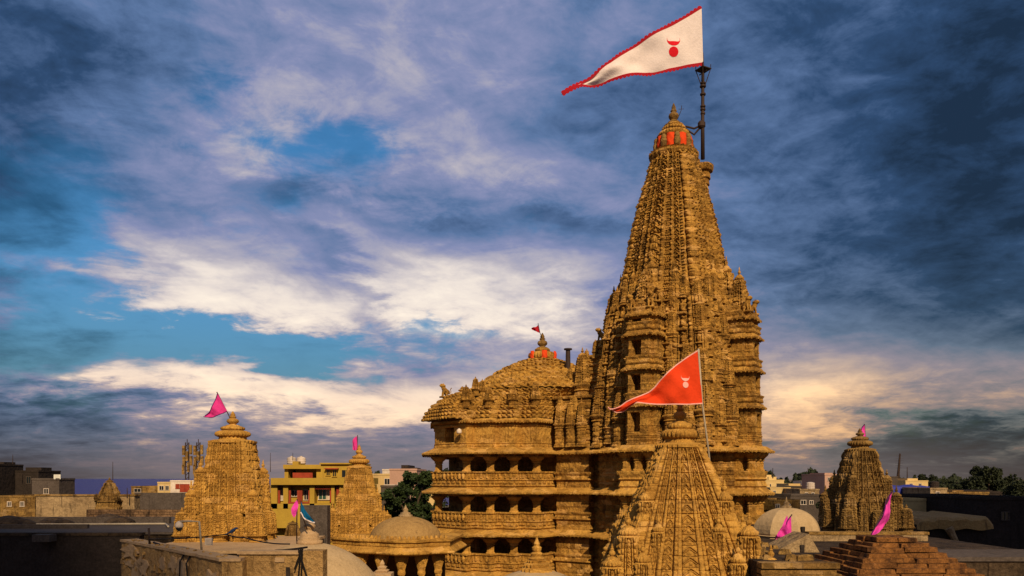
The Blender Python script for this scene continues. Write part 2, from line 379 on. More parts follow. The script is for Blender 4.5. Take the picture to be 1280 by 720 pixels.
def spire_grid(mb, c, rot, prof, bands, steps, ncol, nrow, amp, course=.0, seed=0, jitter=.03, wall_amp=.02):
    """four carved faces: prof = (z, half-width of the corner), steps = (|t| edge, projection as a share of the half-width)"""
    zs = np.linspace(prof[0][0], prof[-1][0], nrow); pr = np.array(prof); r = np.interp(zs, pr[:, 0], pr[:, 1])
    e = [s[0] for s in steps]
    t = np.concatenate([np.linspace(-1, 1, ncol)] + [[x - .004, x + .004, -x - .004, -x + .004] for x in e if x < 1]); t = np.unique(np.clip(t, -1, 1))
    at = np.abs(t); proj = np.zeros_like(t)
    for ed, p in sorted(steps, reverse=True): proj[at <= ed] = p
    T, Z = np.meshgrid(t, zs); Rr = r[:, None]; rel = np.full_like(T, -.55); rel[np.abs(T) > .97] = 0
    for t0, t1, kind, ch, hgt in bands:
        for sg in ((1,) if t0 < 0 else (1, -1)):
            tm = (t0 + t1) / 2 * sg; a = (T - tm) / ((t1 - t0) / 2); m = np.abs(a) <= 1
            v = motif(kind, a, Z - zs[0], ch); rel = np.where(m, v * hgt, rel)
    if course: rel = rel - .35 * (np.abs(((Z - zs[0]) / course) % 1 - .5) > .44)
    taper = np.clip((1 - np.abs(T)) * 12, 0, 1)
    cr0, sr0 = math.cos(rot), math.sin(rot)
    for k in range(4):
        nn = vnoise(T * Rr * 3.1 + 7 * k, Z * 3.1, 0.5, seed) - .5; nf = vnoise(T * Rr * 11 + 5 * k, Z * 11, 1.5, seed + 1) - .5
        y = Rr * (1 + proj[None, :]) + (rel * amp + nn * jitter * 2 + nf * jitter) * taper
        x = T * Rr * (1 + 0 * y)
        ang = k * math.pi / 2; cc, ss = math.cos(ang), math.sin(ang)
        X, Y = x * cc + y * ss, x * ss - y * cc
        mb.grid(np.stack([X * cr0 - Y * sr0 + c[0], X * sr0 + Y * cr0 + c[1], Z + c[2]], -1))
def ribbed_disc(mb, c, r, h, n=72, ribs=24):
    mb.lathe(c, [(r * .62, 0), (r * .8, h * .06, .1), (r * .97, h * .25, .16), (r, h * .5, .18), (r * .95, h * .74, .16), (r * .74, h * .94, .1), (r * .5, h)], n, ribs)
def finial(mb, c, r, h, n=20):
    mb.lathe(c, [(r * .95, 0), (r, h * .05), (r * .8, h * .1), (r * .45, h * .13), (r * .5, h * .17), (r * .78, h * .27), (r * .86, h * .36), (r * .74, h * .46), (r * .42, h * .54),
                 (r * .36, h * .57), (r * .55, h * .61), (r * .4, h * .66), (r * .34, h * .72), (r * .36, h * .78), (r * .2, h * .9), (r * .05, h)], n)
PL3 = ratha((.36, .62, .8), (1., .9, .8)); PL5 = ratha((.22, .42, .6, .76), (1., .93, .85, .76)); SQ = np.array([(-1, -1), (1, -1), (1, 1), (-1, 1)], float)
PLANS = [PL3, PL5]
def courses(z0, z1, r0, r1, n, d=.05, curve=1.0):
    """rows of a moulded shaft: n courses with a groove between"""
    rows = []
    for i in range(n):
        h0, h1 = i / n, (i + 1) / n; za, zb = z0 + (z1 - z0) * h0, z0 + (z1 - z0) * h1
        ra = r0 + (r1 - r0) * h0 ** curve; rb = r0 + (r1 - r0) * h1 ** curve; dz = (zb - za)
        rows += [(ra * (1 - d), za), (ra * (1 - d), za + dz * .15), (ra, za + dz * .25), ((ra + rb) / 2 * (1 + d * .3), za + dz * .6), (rb * .99, za + dz * .92), (rb * (1 - d), zb - dz * .01)]
    return rows
def mini_spire_mesh(shaft=1.3, spire=1.9, w=.5, courses_n=9, thin=.42, cap=.5):
    """a miniature shrine: moulded pillar shaft, small eave, curved spire, ribbed disc and finial; about 1 wide"""
    mb = MB()
    z = 0.0
    if shaft > 0:
        rows = [(w * 1.02, 0), (w * 1.02, .1), (w * .9, .13), (w * .96, .2), (w * .84, .24), (w * .8, .3)]
        rows += courses(.3, shaft * .78, w * .78, w * .78, max(2, int(shaft * 2.2)), .07)
        rows += [(w * .95, shaft * .8), (w * .82, shaft * .84), (w * .95, shaft * .88), (w * 1.1, shaft * .93), (w * 1.12, shaft * .955), (w * .85, shaft * 1.02)]
        mb.sweep(PL3, rows); z = shaft
    pf = [(z + spire * .74 * h, w * .68 * (1 - thin * h ** 1.4)) for h in np.linspace(0, 1, 9)]; tw = w * .68 * (1 - thin) * 1.3
    spire_grid(mb, (0, 0, 0), 0, pf, [(-.24, .24, 'chain', spire * .095, 1.0), (.29, .52, 'rib', spire * .055, .9), (.58, .96, 'rib', spire * .075, 1.1)], [(.26, .24), (.55, .12), (1, 0)], 26, 54, w * .17, 0, 5, w * .03)
    mb.sweep(PL3, [(tw * .9, z + spire * .728), (tw * 1.12, z + spire * .735), (tw * 1.08, z + spire * .75), (tw * .8, z + spire * .755)], bot=False)
    for k in range(4):                      # horseshoe arch at the foot of each face
        a = k * math.pi / 2; c, s = math.cos(a), math.sin(a)
        for q in range(3):
            h = (q + .3) / 5.5; rr = w * .84 * (1 - thin * h ** 1.4); y = -rr - .05 * w; zz = z + spire * .74 * h; hw = rr * .3
            mb.box((-y * s, y * c, zz + hw * .8), (hw * 2, .16 * w, hw * 1.7), a, .45)
    ribbed_disc(mb, (0, 0, z + spire * .752), tw * 1.12, spire * .075, 40, 16); mb.lathe((0, 0, z + spire * .82), [(tw * .8, 0), (tw * .62, spire * .03), (tw * .36, spire * .05)], 16)
    finial(mb, (0, 0, z + spire * .85), tw * .42, spire * .18, 10)
    return mb
def place(proto, parent, loc, rz=0.0, sc=(1, 1, 1)):
    """the first time the prototype itself, then copies that share its mesh"""
    c = proto if proto.parent is None else proto.copy()
    if c is not proto: C.objects.link(c)
    c.parent = parent; c.location = np.asarray(loc, float) - np.asarray(PLOC[parent.name]); c.rotation_euler = (0, 0, rz); c.scale = sc
    return c
def proto(name, mb, m, smooth=False): return mb.build(name, m, None, smooth, origin=(0, 0, 0))

# ================================================================ ground and sea
mb = MB(); mb.raw([(-9000, -400, 0), (9000, -400, 0), (9000, 9000, 0), (60, 9000, 0), (-20, 420, 0), (-9000, 420, 0)], [[0, 1, 2, 3, 4, 5]])
GROUNDM = mat('dusty_town_ground', (.16, .11, .06), (.08, .055, .03), scale=.05)
struct(mb.build('ground', GROUNDM))
SEA = mat('open_sea', (.035, .028, .11), (.03, .024, .095), rough=.5, scale=.02, fine=.02, bump=.3, bscale=.6)
mb = MB(); mb.raw([(-16000, 419, -1.5), (-20, 419, -1.5), (60, 30000, -1.5), (-16000, 30000, -1.5)], [[0, 1, 2, 3]])
struct(mb.build('sea', SEA))

# ================================================================ THE TEMPLE
T0 = np.array([13.4, 66.3]); TH = R_(-34)
def TL(p):
    p = np.atleast_2d(np.asarray(p, float)); c, s = math.cos(TH), math.sin(TH)
    return np.stack([p[:, 0] * c - p[:, 1] * s + T0[0], p[:, 0] * s + p[:, 1] * c + T0[1]], 1)
temple = thing('temple', 'tall carved sandstone temple with tapering tower, domed hall and three pillared balcony storeys', 'temple', (T0[0], T0[1], 0))
def z_(d): return H + d
# tower plan below the spire: stepped square, the four middle bays are added as bay turrets
TPLAN = ratha((1.5, 2.6, 3.6, 4.5), (6.0, 5.7, 5.1, 4.5))
tp = TL(TPLAN)
# ---- lower tower walls (street to the first big eave)
mb = MB()
rows = [(.5, 0), (.5, 1.2), (.2, 1.5), (.35, 2.4), (.1, 2.6)]
def wall_rows(z0, z1, n, d=.07):
    out = []
    for i in range(n):
        a = z0 + (z1 - z0) * i / n; b = z0 + (z1 - z0) * (i + 1) / n; h = b - a
        out += [(0, a), (d, a + h * .12), (d * 1.2, a + h * .4), (d * .3, a + h * .5), (d * .25, a + h * .7), (d * .8, a + h * .78), (d * .5, a + h * .96), (0, b - .004)]
    return out
mb.oswp(tp, rows + wall_rows(2.6, z_(-4.75), 4) + wall_rows(z_(-4.7), z_(-1.2), 4) + wall_rows(z_(-1.15), z_(2.2), 4) + [(0, z_(2.6))])
mb.build('tower_wall', STONE_T, temple)
def eave(mb, poly, z, out=.95, th=.14, drop=.42):
    mb.oswp(poly, [(-.1, z - .16), (.12, z - .14), (out * .6, z - .05), (out, z - .08), (out + .02, z + .05), (out * .55, z + drop * .55), (.1, z + drop), (-.1, z + drop + .03)])
    q = offset(poly, out * .9)                       # small drops hung under the rim
    for i in range(len(q)):
        a, b = q[i], q[(i + 1) % len(q)]; L = np.linalg.norm(b - a); n = int(L / .34)
        for k in range(n):
            p = a + (b - a) * (k + .5) / n; mb.box((p[0], p[1], z - .09), (.09, .09, .09), 0, .8)
for zz in (2.1, -1.2, -4.7):
    mb = MB(); eave(mb, tp, z_(zz), .8); mb.build('eave', STONE_S, temple)
# ---- the tower's carved middle stage and curved spire
mb = MB()
mprof = [(z_(2.3), 4.75), (z_(8), 4.55), (z_(11.5), 4.25), (z_(14), 3.85)]
TB = [(-.16, .16, 'chain', .8, 1.0), (.17, .26, 'rib', .42, .8), (.28, .44, 'figs', 1.15, 1.0), (.46, .53, 'rib', .4, .7), (.55, .72, 'figs', 1.3, 1.0), (.74, .80, 'rib', .4, .8), (.82, .96, 'figs', 1.0, .8)]
spire_grid(mb, (T0[0], T0[1], 0), TH, mprof, TB, [(.27, .2), (.54, .14), (.8, .07), (1, 0)], 130, 190, .38, .62, 3, .06)
mb.build('carved_tower_stage', STONE_T, temple)
mb = MB()
# corner half-width so that the turned silhouette is 1.15 x
sil = [(13.2, 5.0), (15.2, 4.6), (17, 4.15), (19.7, 3.62), (22.3, 3.0), (24.2, 2.4), (25.6, 2.0), (26.6, 1.75)]
prof = [(z_(a), b * .735) for a, b in sil]
UB = [(-.17, .17, 'chain', .62, 1.0), (.18, .25, 'rib', .42, .9), (.27, .42, 'mesh', .6, .8), (.43, .49, 'rib', .42, .9), (.51, .66, 'chain', .5, .9), (.68, .78, 'mesh', .5, .7), (.80, .97, 'rib', .5, 1.1)]
spire_grid(mb, (T0[0], T0[1], 0), TH, prof, UB, [(.27, .34), (.50, .24), (.66, .15), (.79, .09), (1, 0)], 120, 280, .27, .31, 5, .05)
mb.build('spire', STONE_T, temple)
# neck platform, neck, disc, finial
mb = MB(); z = z_(26.6)
mb.sweep(PL5, [(1.85, z - .2), (2.0, z), (2.0, z + .16), (1.8, z + .22), (1.9, z + .34), (1.5, z + .42)], (T0[0], T0[1], 0), TH); mb.build('neck_platform', STONE_T, temple)
mb = MB(); mb.lathe((T0[0], T0[1], z + .4), [(1.5, 0), (1.5, .1), (1.28, .2), (1.25, 1.2), (1.4, 1.3)], 32); mb.build('neck', STONE_T, temple, True)
mb = MB(); ribbed_disc(mb, (T0[0], T0[1], z + 1.6), 1.28, .55, 96, 28); ribbed_disc(mb, (T0[0], T0[1], z + 2.12), 1.0, .42, 96, 24)
mb.lathe((T0[0], T0[1], z + 2.5), [(.75, 0), (.8, .12), (.5, .3), (.45, .34)], 24); mb.build('ribbed_disc', STONE_T, temple, True)
mb = MB(); finial(mb, (T0[0], T0[1], z + 2.8), .5, 1.7); mb.build('finial', STONE_R, temple, True)
mb = MB(); mb.tube([(T0[0] + .33, T0[1], z + 3.2), (T0[0] + .62, T0[1], z + 3.9), (T0[0] + .66, T0[1], z + 4.3)], .025); mb.tube([(T0[0] + .4, T0[1], z + 4.0), (T0[0] + .85, T0[1], z + 4.02)], .02); mb.build('lightning_rod', METAL, temple)
mb = MB()    # wrap cloth bulging out between the neck figures, a prototype then copies
g = []
for i in range(9):
    v = i / 8; row = []
    for j in range(9):
        u = j / 8 * 2 - 1; wv = (.36 - .05 * math.sin(v * 3)) * (1 if v < .8 else .9); bulge = .26 * math.sqrt(max(0, 1 - u * u * .9)) * (.55 + .45 * math.sin(math.pi * (v * .8 + .15))) + .03 * math.sin(v * 9 + u * 4)
        row.append((u * wv, -bulge, v * 1.12))
    g.append(row)
mb.grid(np.array(g)); cl = proto('red_cloth', mb, C_VERM, True)
for k in range(8):
    a = TH + k * math.pi / 4 + .2; place(cl, temple, (T0[0] + 1.28 * math.sin(a), T0[1] - 1.28 * math.cos(a), z + .42), a)
mb = MB()
for k in range(4): mb.box((math.cos(k * 1.571) * .14, math.sin(k * 1.571) * .1, .34), (.2, .16, .62), k, .8)
mb.lathe((0, 0, .0), [(.3, 0), (.26, .2), (.3, .5), (.2, .75), (.23, .85), (.2, 1.02), (.1, 1.12)], 10); nf = proto('neck_figure', mb, STONE_R, True)
for k in range(8):
    a = TH + (k + .5) * math.pi / 4 + .2; place(nf, temple, (T0[0] + 1.42 * math.sin(a), T0[1] - 1.42 * math.cos(a), z + .42), a)
# miniature spires on the corners of the tower, in tiers
MS = [proto('miniature_spire', mini_spire_mesh(1.9, 1.9), STONE_T), proto('miniature_spire', mini_spire_mesh(1.1, 2.1), STONE_T)]
tiers = [(2.5, 1.00, 1.42), (6.0, .95, 1.32), (9.2, .86, 1.2), (12.2, .77, 1.08)]
for ti, (zz, k, s) in enumerate(tiers):
    for qd in range(4):
        for j, (x, y) in enumerate([(5.55, 2.15), (4.95, 3.2), (4.55, 4.35), (3.2, 4.95), (2.15, 5.55)]):
            a = qd * math.pi / 2; w = TL([(x * k * math.cos(a) - y * k * math.sin(a), x * k * math.sin(a) + y * k * math.cos(a))])[0]
            back = w[1] > T0[1] + 3.2
            if back: continue
            s2 = s * (1.0 if j == 2 else .86)
            place(MS[(ti + j) % 2], temple, (w[0], w[1], z_(zz) + (.25 if j in (1, 3) else 0)), TH + a, (s2, s2, s2 * 1.0))
# half spires riding on the four faces of the big spire
US = proto('attached_spire', mini_spire_mesh(0, 4.4, .9, 20, .6), STONE_T)
for f in range(4):
    a = f * math.pi / 2
    for zz, hgt, wd, rad in ((12.7, 3.9, 1.0, 5.5), (12.6, 5.0, 1.15, 4.45), (13.6, 6.6, 1.05, 3.6), (16.0, 7.4, .9, 2.75)):
        w = TL([(rad * math.cos(a), rad * math.sin(a))])[0]
        place(US, temple, (w[0], w[1], z_(zz)), TH, (wd * 1.1, wd * 1.1, hgt / 4.4))
    for sg in (-1, 1):
        for zz, hgt, wd, rad, off in ((12.6, 4.4, .75, 4.0, 1.75), (14.5, 5.4, .66, 3.05, 1.4)):
            w = TL([(rad * math.cos(a) - sg * off * math.sin(a), rad * math.sin(a) + sg * off * math.cos(a))])[0]
            place(US, temple, (w[0], w[1], z_(zz)), TH, (wd, wd, hgt / 4.4))
# ---- bay turrets in the middle of the four faces: storeys with window openings, balustrades and eaves
def bay_poly(f, r1=7.05, hw=1.22, r0=3.9, notch=0.0, nw=.5, off=0.0, d=0.0):
    pts = [(r0, -hw - d), (r1 - .55 + d * .3, -hw - d), (r1 - .55 + d * .3, -hw + .4 - d), (r1 + d, -hw + .4 - d)]
    pts += [(r1 + d, off - nw), (r1 - notch, off - nw), (r1 - notch, off + nw), (r1 + d, off + nw)] if notch else [(r1 + d, off - nw), (r1 + d, off - nw * .5), (r1 + d, off + nw * .5), (r1 + d, off + nw)]
    pts += [(r1 + d, hw - .4 + d), (r1 - .55 + d * .3, hw - .4 + d), (r1 - .55 + d * .3, hw + d), (r0, hw + d)]
    a = f * math.pi / 2
    return TL([(x * math.cos(a) - y * math.sin(a), x * math.sin(a) + y * math.cos(a)) for x, y in pts])
lev = [2.1, 5.5, 8.3, 10.9]
def zs_for(f): return (lambda d: z_(d - (1.1 if f == 2 else 0)))
for f in range(4):
    zf = zs_for(f); turret = MB(); r1 = 7.0
    full = bay_poly(f, r1); 
    for i, l in enumerate(lev):
        top = lev[i + 1] if i < 3 else 12.4; h = top - l; rr = r1 - .10 * i
        full = bay_poly(f, rr); ntc = bay_poly(f, rr, notch=1.0, nw=.42, off=-.2 if f == 3 else .1)
        base = l + .42; w0, w1 = l + h * .42, l + h * .86
        turret.oswp(full, wall_rows(zf(base), zf(w0), 3, .06), bot=False)
        if f in (0, 3):
            turret.oswp(ntc, [(0, zf(w0)), (.03, zf(w0 + .08)), (0, zf(w0 + .15)), (0, zf(w0 + .4)), (.04, zf(w0 + .5)), (0, zf(w0 + .6)), (0, zf(w1 - .1)), (.04, zf(w1))])
        else: turret.oswp(full, wall_rows(zf(w0), zf(w1), 2, .06))
        turret.oswp(full, [(0, zf(w1)), (.05, zf(w1 + .08)), (0.02, zf(top - .12))])
    turret.build('bay_turret', STONE_T, temple)
    for i, l in enumerate(lev[1:] + [12.4]):
        mb = MB(); eave(mb, bay_poly(f, r1 - .1 * i), zf(l), .34 if i < 3 else .26, drop=.34)
        if i < 3:   # balustrade above the eave
            mb.oswp(bay_poly(f, r1 - .1 * i, d=.08), [(0, zf(l + .4)), (.06, zf(l + .5)), (.0, zf(l + .75)), (.1, zf(l + .92)), (.1, zf(l + .98)), (-.1, zf(l + 1.0))])
        mb.build('eave', STONE_T, temple)
    mb = MB(); q = bay_poly(f, r1 - .5, 1.15)   # stepped roof of the bay
    mb.oswp(q, [(.2, zf(12.7)), (.25, zf(12.95)), (0, zf(13.1)), (-.2, zf(13.15)), (-.15, zf(13.4)), (-.45, zf(13.5)), (-.4, zf(13.75)), (-.7, zf(13.8))]); mb.build('bay_roof', STONE_T, temple)
# seated lion figures on the corners of the bay roofs: one continuous body
def lion_mesh():
    mb = MB()
    mb.tube([(-.42, 0, .34), (-.3, 0, .42), (0, 0, .58), (.22, 0, .86), (.3, 0, 1.12), (.5, 0, 1.2), (.66, 0, 1.12)], [.12, .27, .29, .25, .23, .19, .09], 12)
    for sy in (-1, 1):
        mb.tube([(.2, .15 * sy, .7), (.3, .17 * sy, .35), (.34, .17 * sy, .05), (.46, .17 * sy, .0)], [.13, .09, .08, .07], 8)
        mb.tube([(-.22, .2 * sy, .4), (.02, .26 * sy, .3), (-.1, .26 * sy, .06), (.08, .26 * sy, .0)], [.16, .13, .09, .07], 8)
        mb.tube([(.28, .12 * sy, 1.26), (.26, .14 * sy, 1.42)], [.07, .02], 6)
    mb.tube([(-.45, 0, .3), (-.62, 0, .5), (-.55, 0, .8), (-.68, 0, .95)], [.05, .04, .04, .06], 6)
    mb.lathe((.3, 0, .95), [(.2, 0), (.3, .1), (.3, .25), (.18, .34)], 10)
    mb.box((0, 0, -.06), (1.2, .7, .16))
    return mb
lion = proto('lion_statue', lion_mesh(), STONE_T, True)
for f in range(4):
    zf = zs_for(f); a = f * math.pi / 2
    for x, y, dz in ((6.3, .75, 13.0), (6.3, -.75, 13.0), (5.3, .9, 13.6)):
        w = TL([(x * math.cos(a) - y * math.sin(a), x * math.sin(a) + y * math.cos(a))])[0]
        place(lion, temple, (w[0], w[1], zf(dz)), TH + a + (.4 if y > 0 else -.4), (.82,) * 3)

# ---- pillar with a spreading bracket capital
def pillar_mesh(h, w=.31):
    mb = MB()
    mb.sweep(ratha((.5, .78), (1, .78)), [(w * 1.2, 0), (w * 1.2, h * .08), (w * .95, h * .11), (w * .95, h * .42), (w * 1.05, h * .45), (w * .9, h * .48), (w * .9, h * .55), (w * 1.15, h * .58),
                      (w * 1.2, h * .62), (w * 1.05, h * .66), (w * 1.25, h * .72), (w * 1.6, h * .8), (w * 1.95, h * .88), (w * 2.05, h * .93), (w * 2.1, h * .97), (w * 2.1, h)])
    return mb
# ---- the hall: plan outline traced round its stepped front
M0 = np.array([2.4, 74.6])
OUT = np.array([(Xp(px, y), y) for px, y in [(541, 69.3), (583, 66.1), (605, 66.2), (614, 66.9), (623, 66.9), (640, 66.6), (676, 67.4), (692, 68.4), (712, 69.6), (728, 70.8)]] + [(9.5, 72.5), (14.5, 76.0), (12, 80), (8.5, 83), (0, 86), (-4.6, 82), (-7.4, 74.5)])
OUTS = OUT
st_ = [(-6.86, 69.3), (-3.77, 66.1), (-3.21, 66.93), (-1.78, 65.97), (-1.22, 66.8), (.198, 65.84), (.758, 66.67), (2.10, 65.76), (4.34, 69.08), (5.34, 68.4), (6.68, 70.4)]
OUT = np.concatenate([np.array(st_), OUT[10:]])      # the front steps back and forth, every corner carries a pillar
FRONT = 11
def seg_pts(poly, i0, i1, step):
    out = []
    for i in range(i0, i1):
        a, b = poly[i], poly[i + 1]; L = np.linalg.norm(b - a); n = max(1, round(L / step))
        for k in range(n): out.append((a + (b - a) * (k + .5) / n, math.atan2(b[1] - a[1], b[0] - a[0])))
    return out
floors = [(2.1, .58), (-1.2, -2.8), (-4.7, -6.25), (-8.2, None)]      # (eave tip, rail top of the opening under it)
pl = None
pil_px = [(548, 68.5), (583, 66.25), (613, 66.1), (642.5, 66.0), (671, 65.95), (717, 68.5)]
def inner(poly, d): return offset(poly, -d)
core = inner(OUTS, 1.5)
mb = MB(); mb.oswp(core, [(0, 0), (0, z_(2.3))]); mb.build('inner_wall', STONE_R, temple)  # darker stone here stands in for the shade inside the hall
for i, (et, rt) in enumerate(floors):
    mb = MB(); eave(mb, OUT, z_(et), .95, drop=.42); mb.build('eave', STONE_S, temple)
    mb = MB(); mb.oswp(OUT, [(-.25, z_(et - .30)), (.05, z_(et - .28)), (.08, z_(et - .16)), (.08, z_(et + .35)), (.0, z_(et + .5))]); mb.build('floor_slab', STONE_S, temple)
    if rt is None: continue
    nxt = floors[i + 1][0]; zb = nxt + .5
    mb = MB(); h = rt - zb         # the balustrade: plinth, panels, sloping seat back and coping
    prof = [(0, zb), (.12, zb + .06), (.12, zb + .16), (.02, zb + .2), (.02, zb + h * .40), (.1, zb + h * .43), (.1, zb + h * .50), (.03, zb + h * .53), (.06, zb + h * .72), (.12, zb + h * .90), (.2, zb + h * .92), (.2, zb + h), (-.18, zb + h), (-.18, zb + h * .9), (-.2, zb)]
    mb.rings([np.column_stack([offset(OUT, o), np.full(len(OUT), z_(zz))]) for o, zz in prof], bot=False, top=False)
    for p, a in seg_pts(OUT, 0, FRONT - 1, .62):
        mb.box((p[0] + .07 * math.sin(a), p[1] - .07 * math.cos(a), z_(zb + h * .30)), (.36, .07, h * .16), a)
        mb.box((p[0] + .09 * math.sin(a), p[1] - .09 * math.cos(a), z_(zb + h * .71)), (.16, .09, h * .3), a)
    for p, a in seg_pts(OUT, 0, 1, .5):      # carved figures on the porch side panel
        mb.lathe((p[0] + .12 * math.sin(a), p[1] - .12 * math.cos(a), z_(zb + h * .52)), [(.1, 0), (.14, .2), (.15, .35), (.07, .42), (.1, .5), (.04, .58)], 8)
    mb.build('balustrade', STONE_S, temple)
    hp = (et - .29) - rt
    pm = proto('pillar', pillar_mesh(hp), STONE_S)
    for px, y in pil_px:
        place(pm, temple, (Xp(px, y), y + .4, z_(rt)), 0)
# lean-to braces in the wide opening of the first storey
mb = MB()
for sgn, (px0, px1) in ((1, (683, 697)), (-1, (711, 699))):
    mb.tube([(Xp(px0, 68.7), 68.9, z_(.75)), (Xp(px1, 69.0), 69.2, z_(1.75))], .22, 4)
mb.build('bracing_strut', STONE_S, temple)
# ---- upper wall of the hall, its cornice and window
UP = inner(OUT, .2)
WIN = np.array([UP[0] + (UP[1] - UP[0]) * t for t in (.0, .33, .33001, .62, .62001, 1.0)])
dn = np.array([[-(UP[1] - UP[0])[1], (UP[1] - UP[0])[0]]]); dn = dn / np.linalg.norm(dn)
full = np.concatenate([WIN[:5], UP[1:]]); ntc = full.copy(); ntc[2] = ntc[2] + dn[0] * 1.1; ntc[3] = ntc[3] + dn[0] * 1.1
mb = MB()
mb.oswp(UP, wall_rows(z_(2.55), z_(3.05), 1, .08), bot=False)
mb.rings([np.column_stack([ntc, np.full(len(ntc), z_(zz))]) for zz in (3.052, 3.6, 4.298)])
mb.oswp(UP, [(.0, z_(4.3)), (.08, z_(4.36)), (.08, z_(4.5)), (0, z_(4.55)), (0, z_(4.75))], bot=False)
mb.build('upper_wall', STONE_S, temple)
mb = MB(); eave(mb, UP, z_(4.75), .38, drop=.3); mb.build('cornice', STONE_S, temple)
mb = MB(); mb.lathe(P(574, 539, 66.4), [(.18, -.2), (.22, -.1), (.2, .1), (.1, .2), (.02, .24)], 12); mb.build('globe_lamp', WHITEP, temple, True)
# ---- bell-covered stepped roof of the hall, one polar relief from the cornice up to the ribbed disc
NA = 640; ang = np.arange(NA) / NA * 2 * math.pi
def polar_r(poly, c, ang):
    d = poly - c; out = np.zeros(len(ang)); n = len(poly)
    for i, a in enumerate(ang):
        u = np.array([math.cos(a), math.sin(a)]); best = 1.0
        for k in range(n):
            p, q = d[k], d[(k + 1) % n]; e = q - p; den = u[0] * e[1] - u[1] * e[0]
            if abs(den) < 1e-9: continue
            t = (p[0] * e[1] - p[1] * e[0]) / den; s = (p[0] * u[1] - p[1] * u[0]) / den
            if t > 0 and -1e-6 <= s <= 1 + 1e-6: best = max(best, t)
        out[i] = best
    return out
DC = np.array([Xp(678, 74.2), 74.2])
def bell_roof(c, r_out, stages, per_stage, bell=.2, seed=0, nb=76):
    """stages: (share towards the outline 1..0, radius towards the centre, z)"""
    st = np.array(stages, float); rows = []
    nrow = int(per_stage * (len(st) - 1)); sub = 7
    n = len(r_out); a = np.arange(n) / n * 2 * math.pi
    for i in range(nrow * sub + 1):
        f = i / (nrow * sub) * (len(st) - 1); w = np.interp(f, range(len(st)), st[:, 0]); rc = np.interp(f, range(len(st)), st[:, 1]); zc = np.interp(f, range(len(st)), st[:, 2])
        row = i // sub; b = (i % sub) / sub
        r = r_out * w + rc * (1 - w)
        r = r * (1 + (0.0 if b < .72 else -.012))
        k = max(10, round(nb * (r.mean() / r_out.mean()) / 2) * 2)
        bb = np.abs(np.cos(a * k / 2 + (row % 2) * math.pi / 2)); prof = math.sqrt(max(0, 1 - ((b - .38) / .42) ** 2)) if abs(b - .38) < .42 else 0
        jit = .55 + .9 * vnoise(np.floor(a * k / 2 / math.pi + (row % 2) * .5) * 3.7, row * 5.3, 0, 9)
        r = r + bell * jit * prof * np.clip(bb * 1.6 - .35, 0, 1)
        zz = np.full(n, zc) + bell * .5 * prof * np.clip(bb * 1.6 - .5, 0, 1)
        rows.append(np.column_stack([np.cos(a) * r + c[0], np.sin(a) * r + c[1], zz]))
    return rows
ro = polar_r(offset(UP, .15), DC, ang)
mb = MB(); mb.rings(bell_roof(DC, ro, [(1, 6, z_(5.05)), (.86, 6.3, z_(5.9)), (.45, 6.6, z_(6.9)), (.0, 6.7, z_(7.7))], 2.6, .2, nb=104), bot=False, top=False); mb.build('lower_bell_roof', STONE, temple)
mb = MB(); mb.rings(bell_roof(DC, np.full(NA, 6.9), [(1, 6, z_(7.72)), (0, 5.3, z_(8.95)), (0, 3.7, z_(9.95)), (0, 2.3, z_(10.6)), (0, 1.25, z_(10.95))], 2.2, .22, nb=58), bot=False); mb.build('dome', STONE, temple)
mb = MB(); ribbed_disc(mb, (DC[0], DC[1], z_(10.9)), 1.32, .85, 96, 26); ribbed_disc(mb, (DC[0], DC[1], z_(11.7)), .72, .4, 48, 16); mb.build('ribbed_disc', STONE, temple, True)
mb = MB(); finial(mb, (DC[0], DC[1], z_(12.0)), .55, 1.5); mb.build('finial', STONE_R, temple, True)
for k in range(6):
    a = k * math.pi / 3 - .92; place(cl, temple, (DC[0] + 1.16 * math.sin(a), DC[1] - 1.16 * math.cos(a), z_(10.95)), a, (.8, .9, .68))
# porch pyramid roofs, each with its own small finial
def porch_roof(px, Y, zb, r, h, name='porch_roof'):
    c = np.array([Xp(px, Y), Y]); sq = polar_r(np.array([(-r, -r), (r, -r), (r, r), (-r, r)]) @ np.array([[math.cos(.6), math.sin(.6)], [-math.sin(.6), math.cos(.6)]]), np.zeros(2), ang)
    mb = MB(); mb.rings(bell_roof(c, sq, [(1, r, z_(zb)), (.62, r * .7, z_(zb + h * .45)), (.12, r * .3, z_(zb + h))], 3.5, .16, nb=44), bot=False); o = mb.build(name, STONE, temple)
    mb = MB(); ribbed_disc(mb, (c[0], c[1], z_(zb + h)), r * .28, .2, 40, 14); finial(mb, (c[0], c[1], z_(zb + h + .18)), r * .17, .55, 12); mb.build('finial', STONE, temple, True)
porch_roof(578, 69.3, 4.95, 2.6, 2.3); porch_roof(646, 69.6, 4.95, 2.1, 1.5); porch_roof(607, 71.5, 5.6, 2.0, 1.6)
for i, s in ((1, .85), (2, .6), (3, .8), (4, .6), (5, .85), (6, .6), (7, .9), (8, .75), (9, .8)):
    q = offset(OUT, -.55)[i]; place(MS[1], temple, (q[0], q[1], z_(5.9)), .3, (s, s, s * .72))
    q = offset(OUTS, -1.7)[min(i, 9)]; place(MS[1], temple, (q[0], q[1], z_(7.0)), .3, (s * .8, s * .8, s * .6))
w = P(557, 487, 69.5); place(lion, temple, (w[0], w[1], w[2] - .6), math.pi + .4, (.8,) * 3)
# gable fronts along the cornice
mb = MB()
for px, y, s in ((632, 67.3, 1.0), (655, 67.6, 1.1)):
    for k in range(4): mb.box((Xp(px, y), y + .3 * k * .3, z_(5.15 + k * .32)), (s * (2 - k * .48), .7, .3), 0, .85)
mb.build('gable_front', STONE, temple)
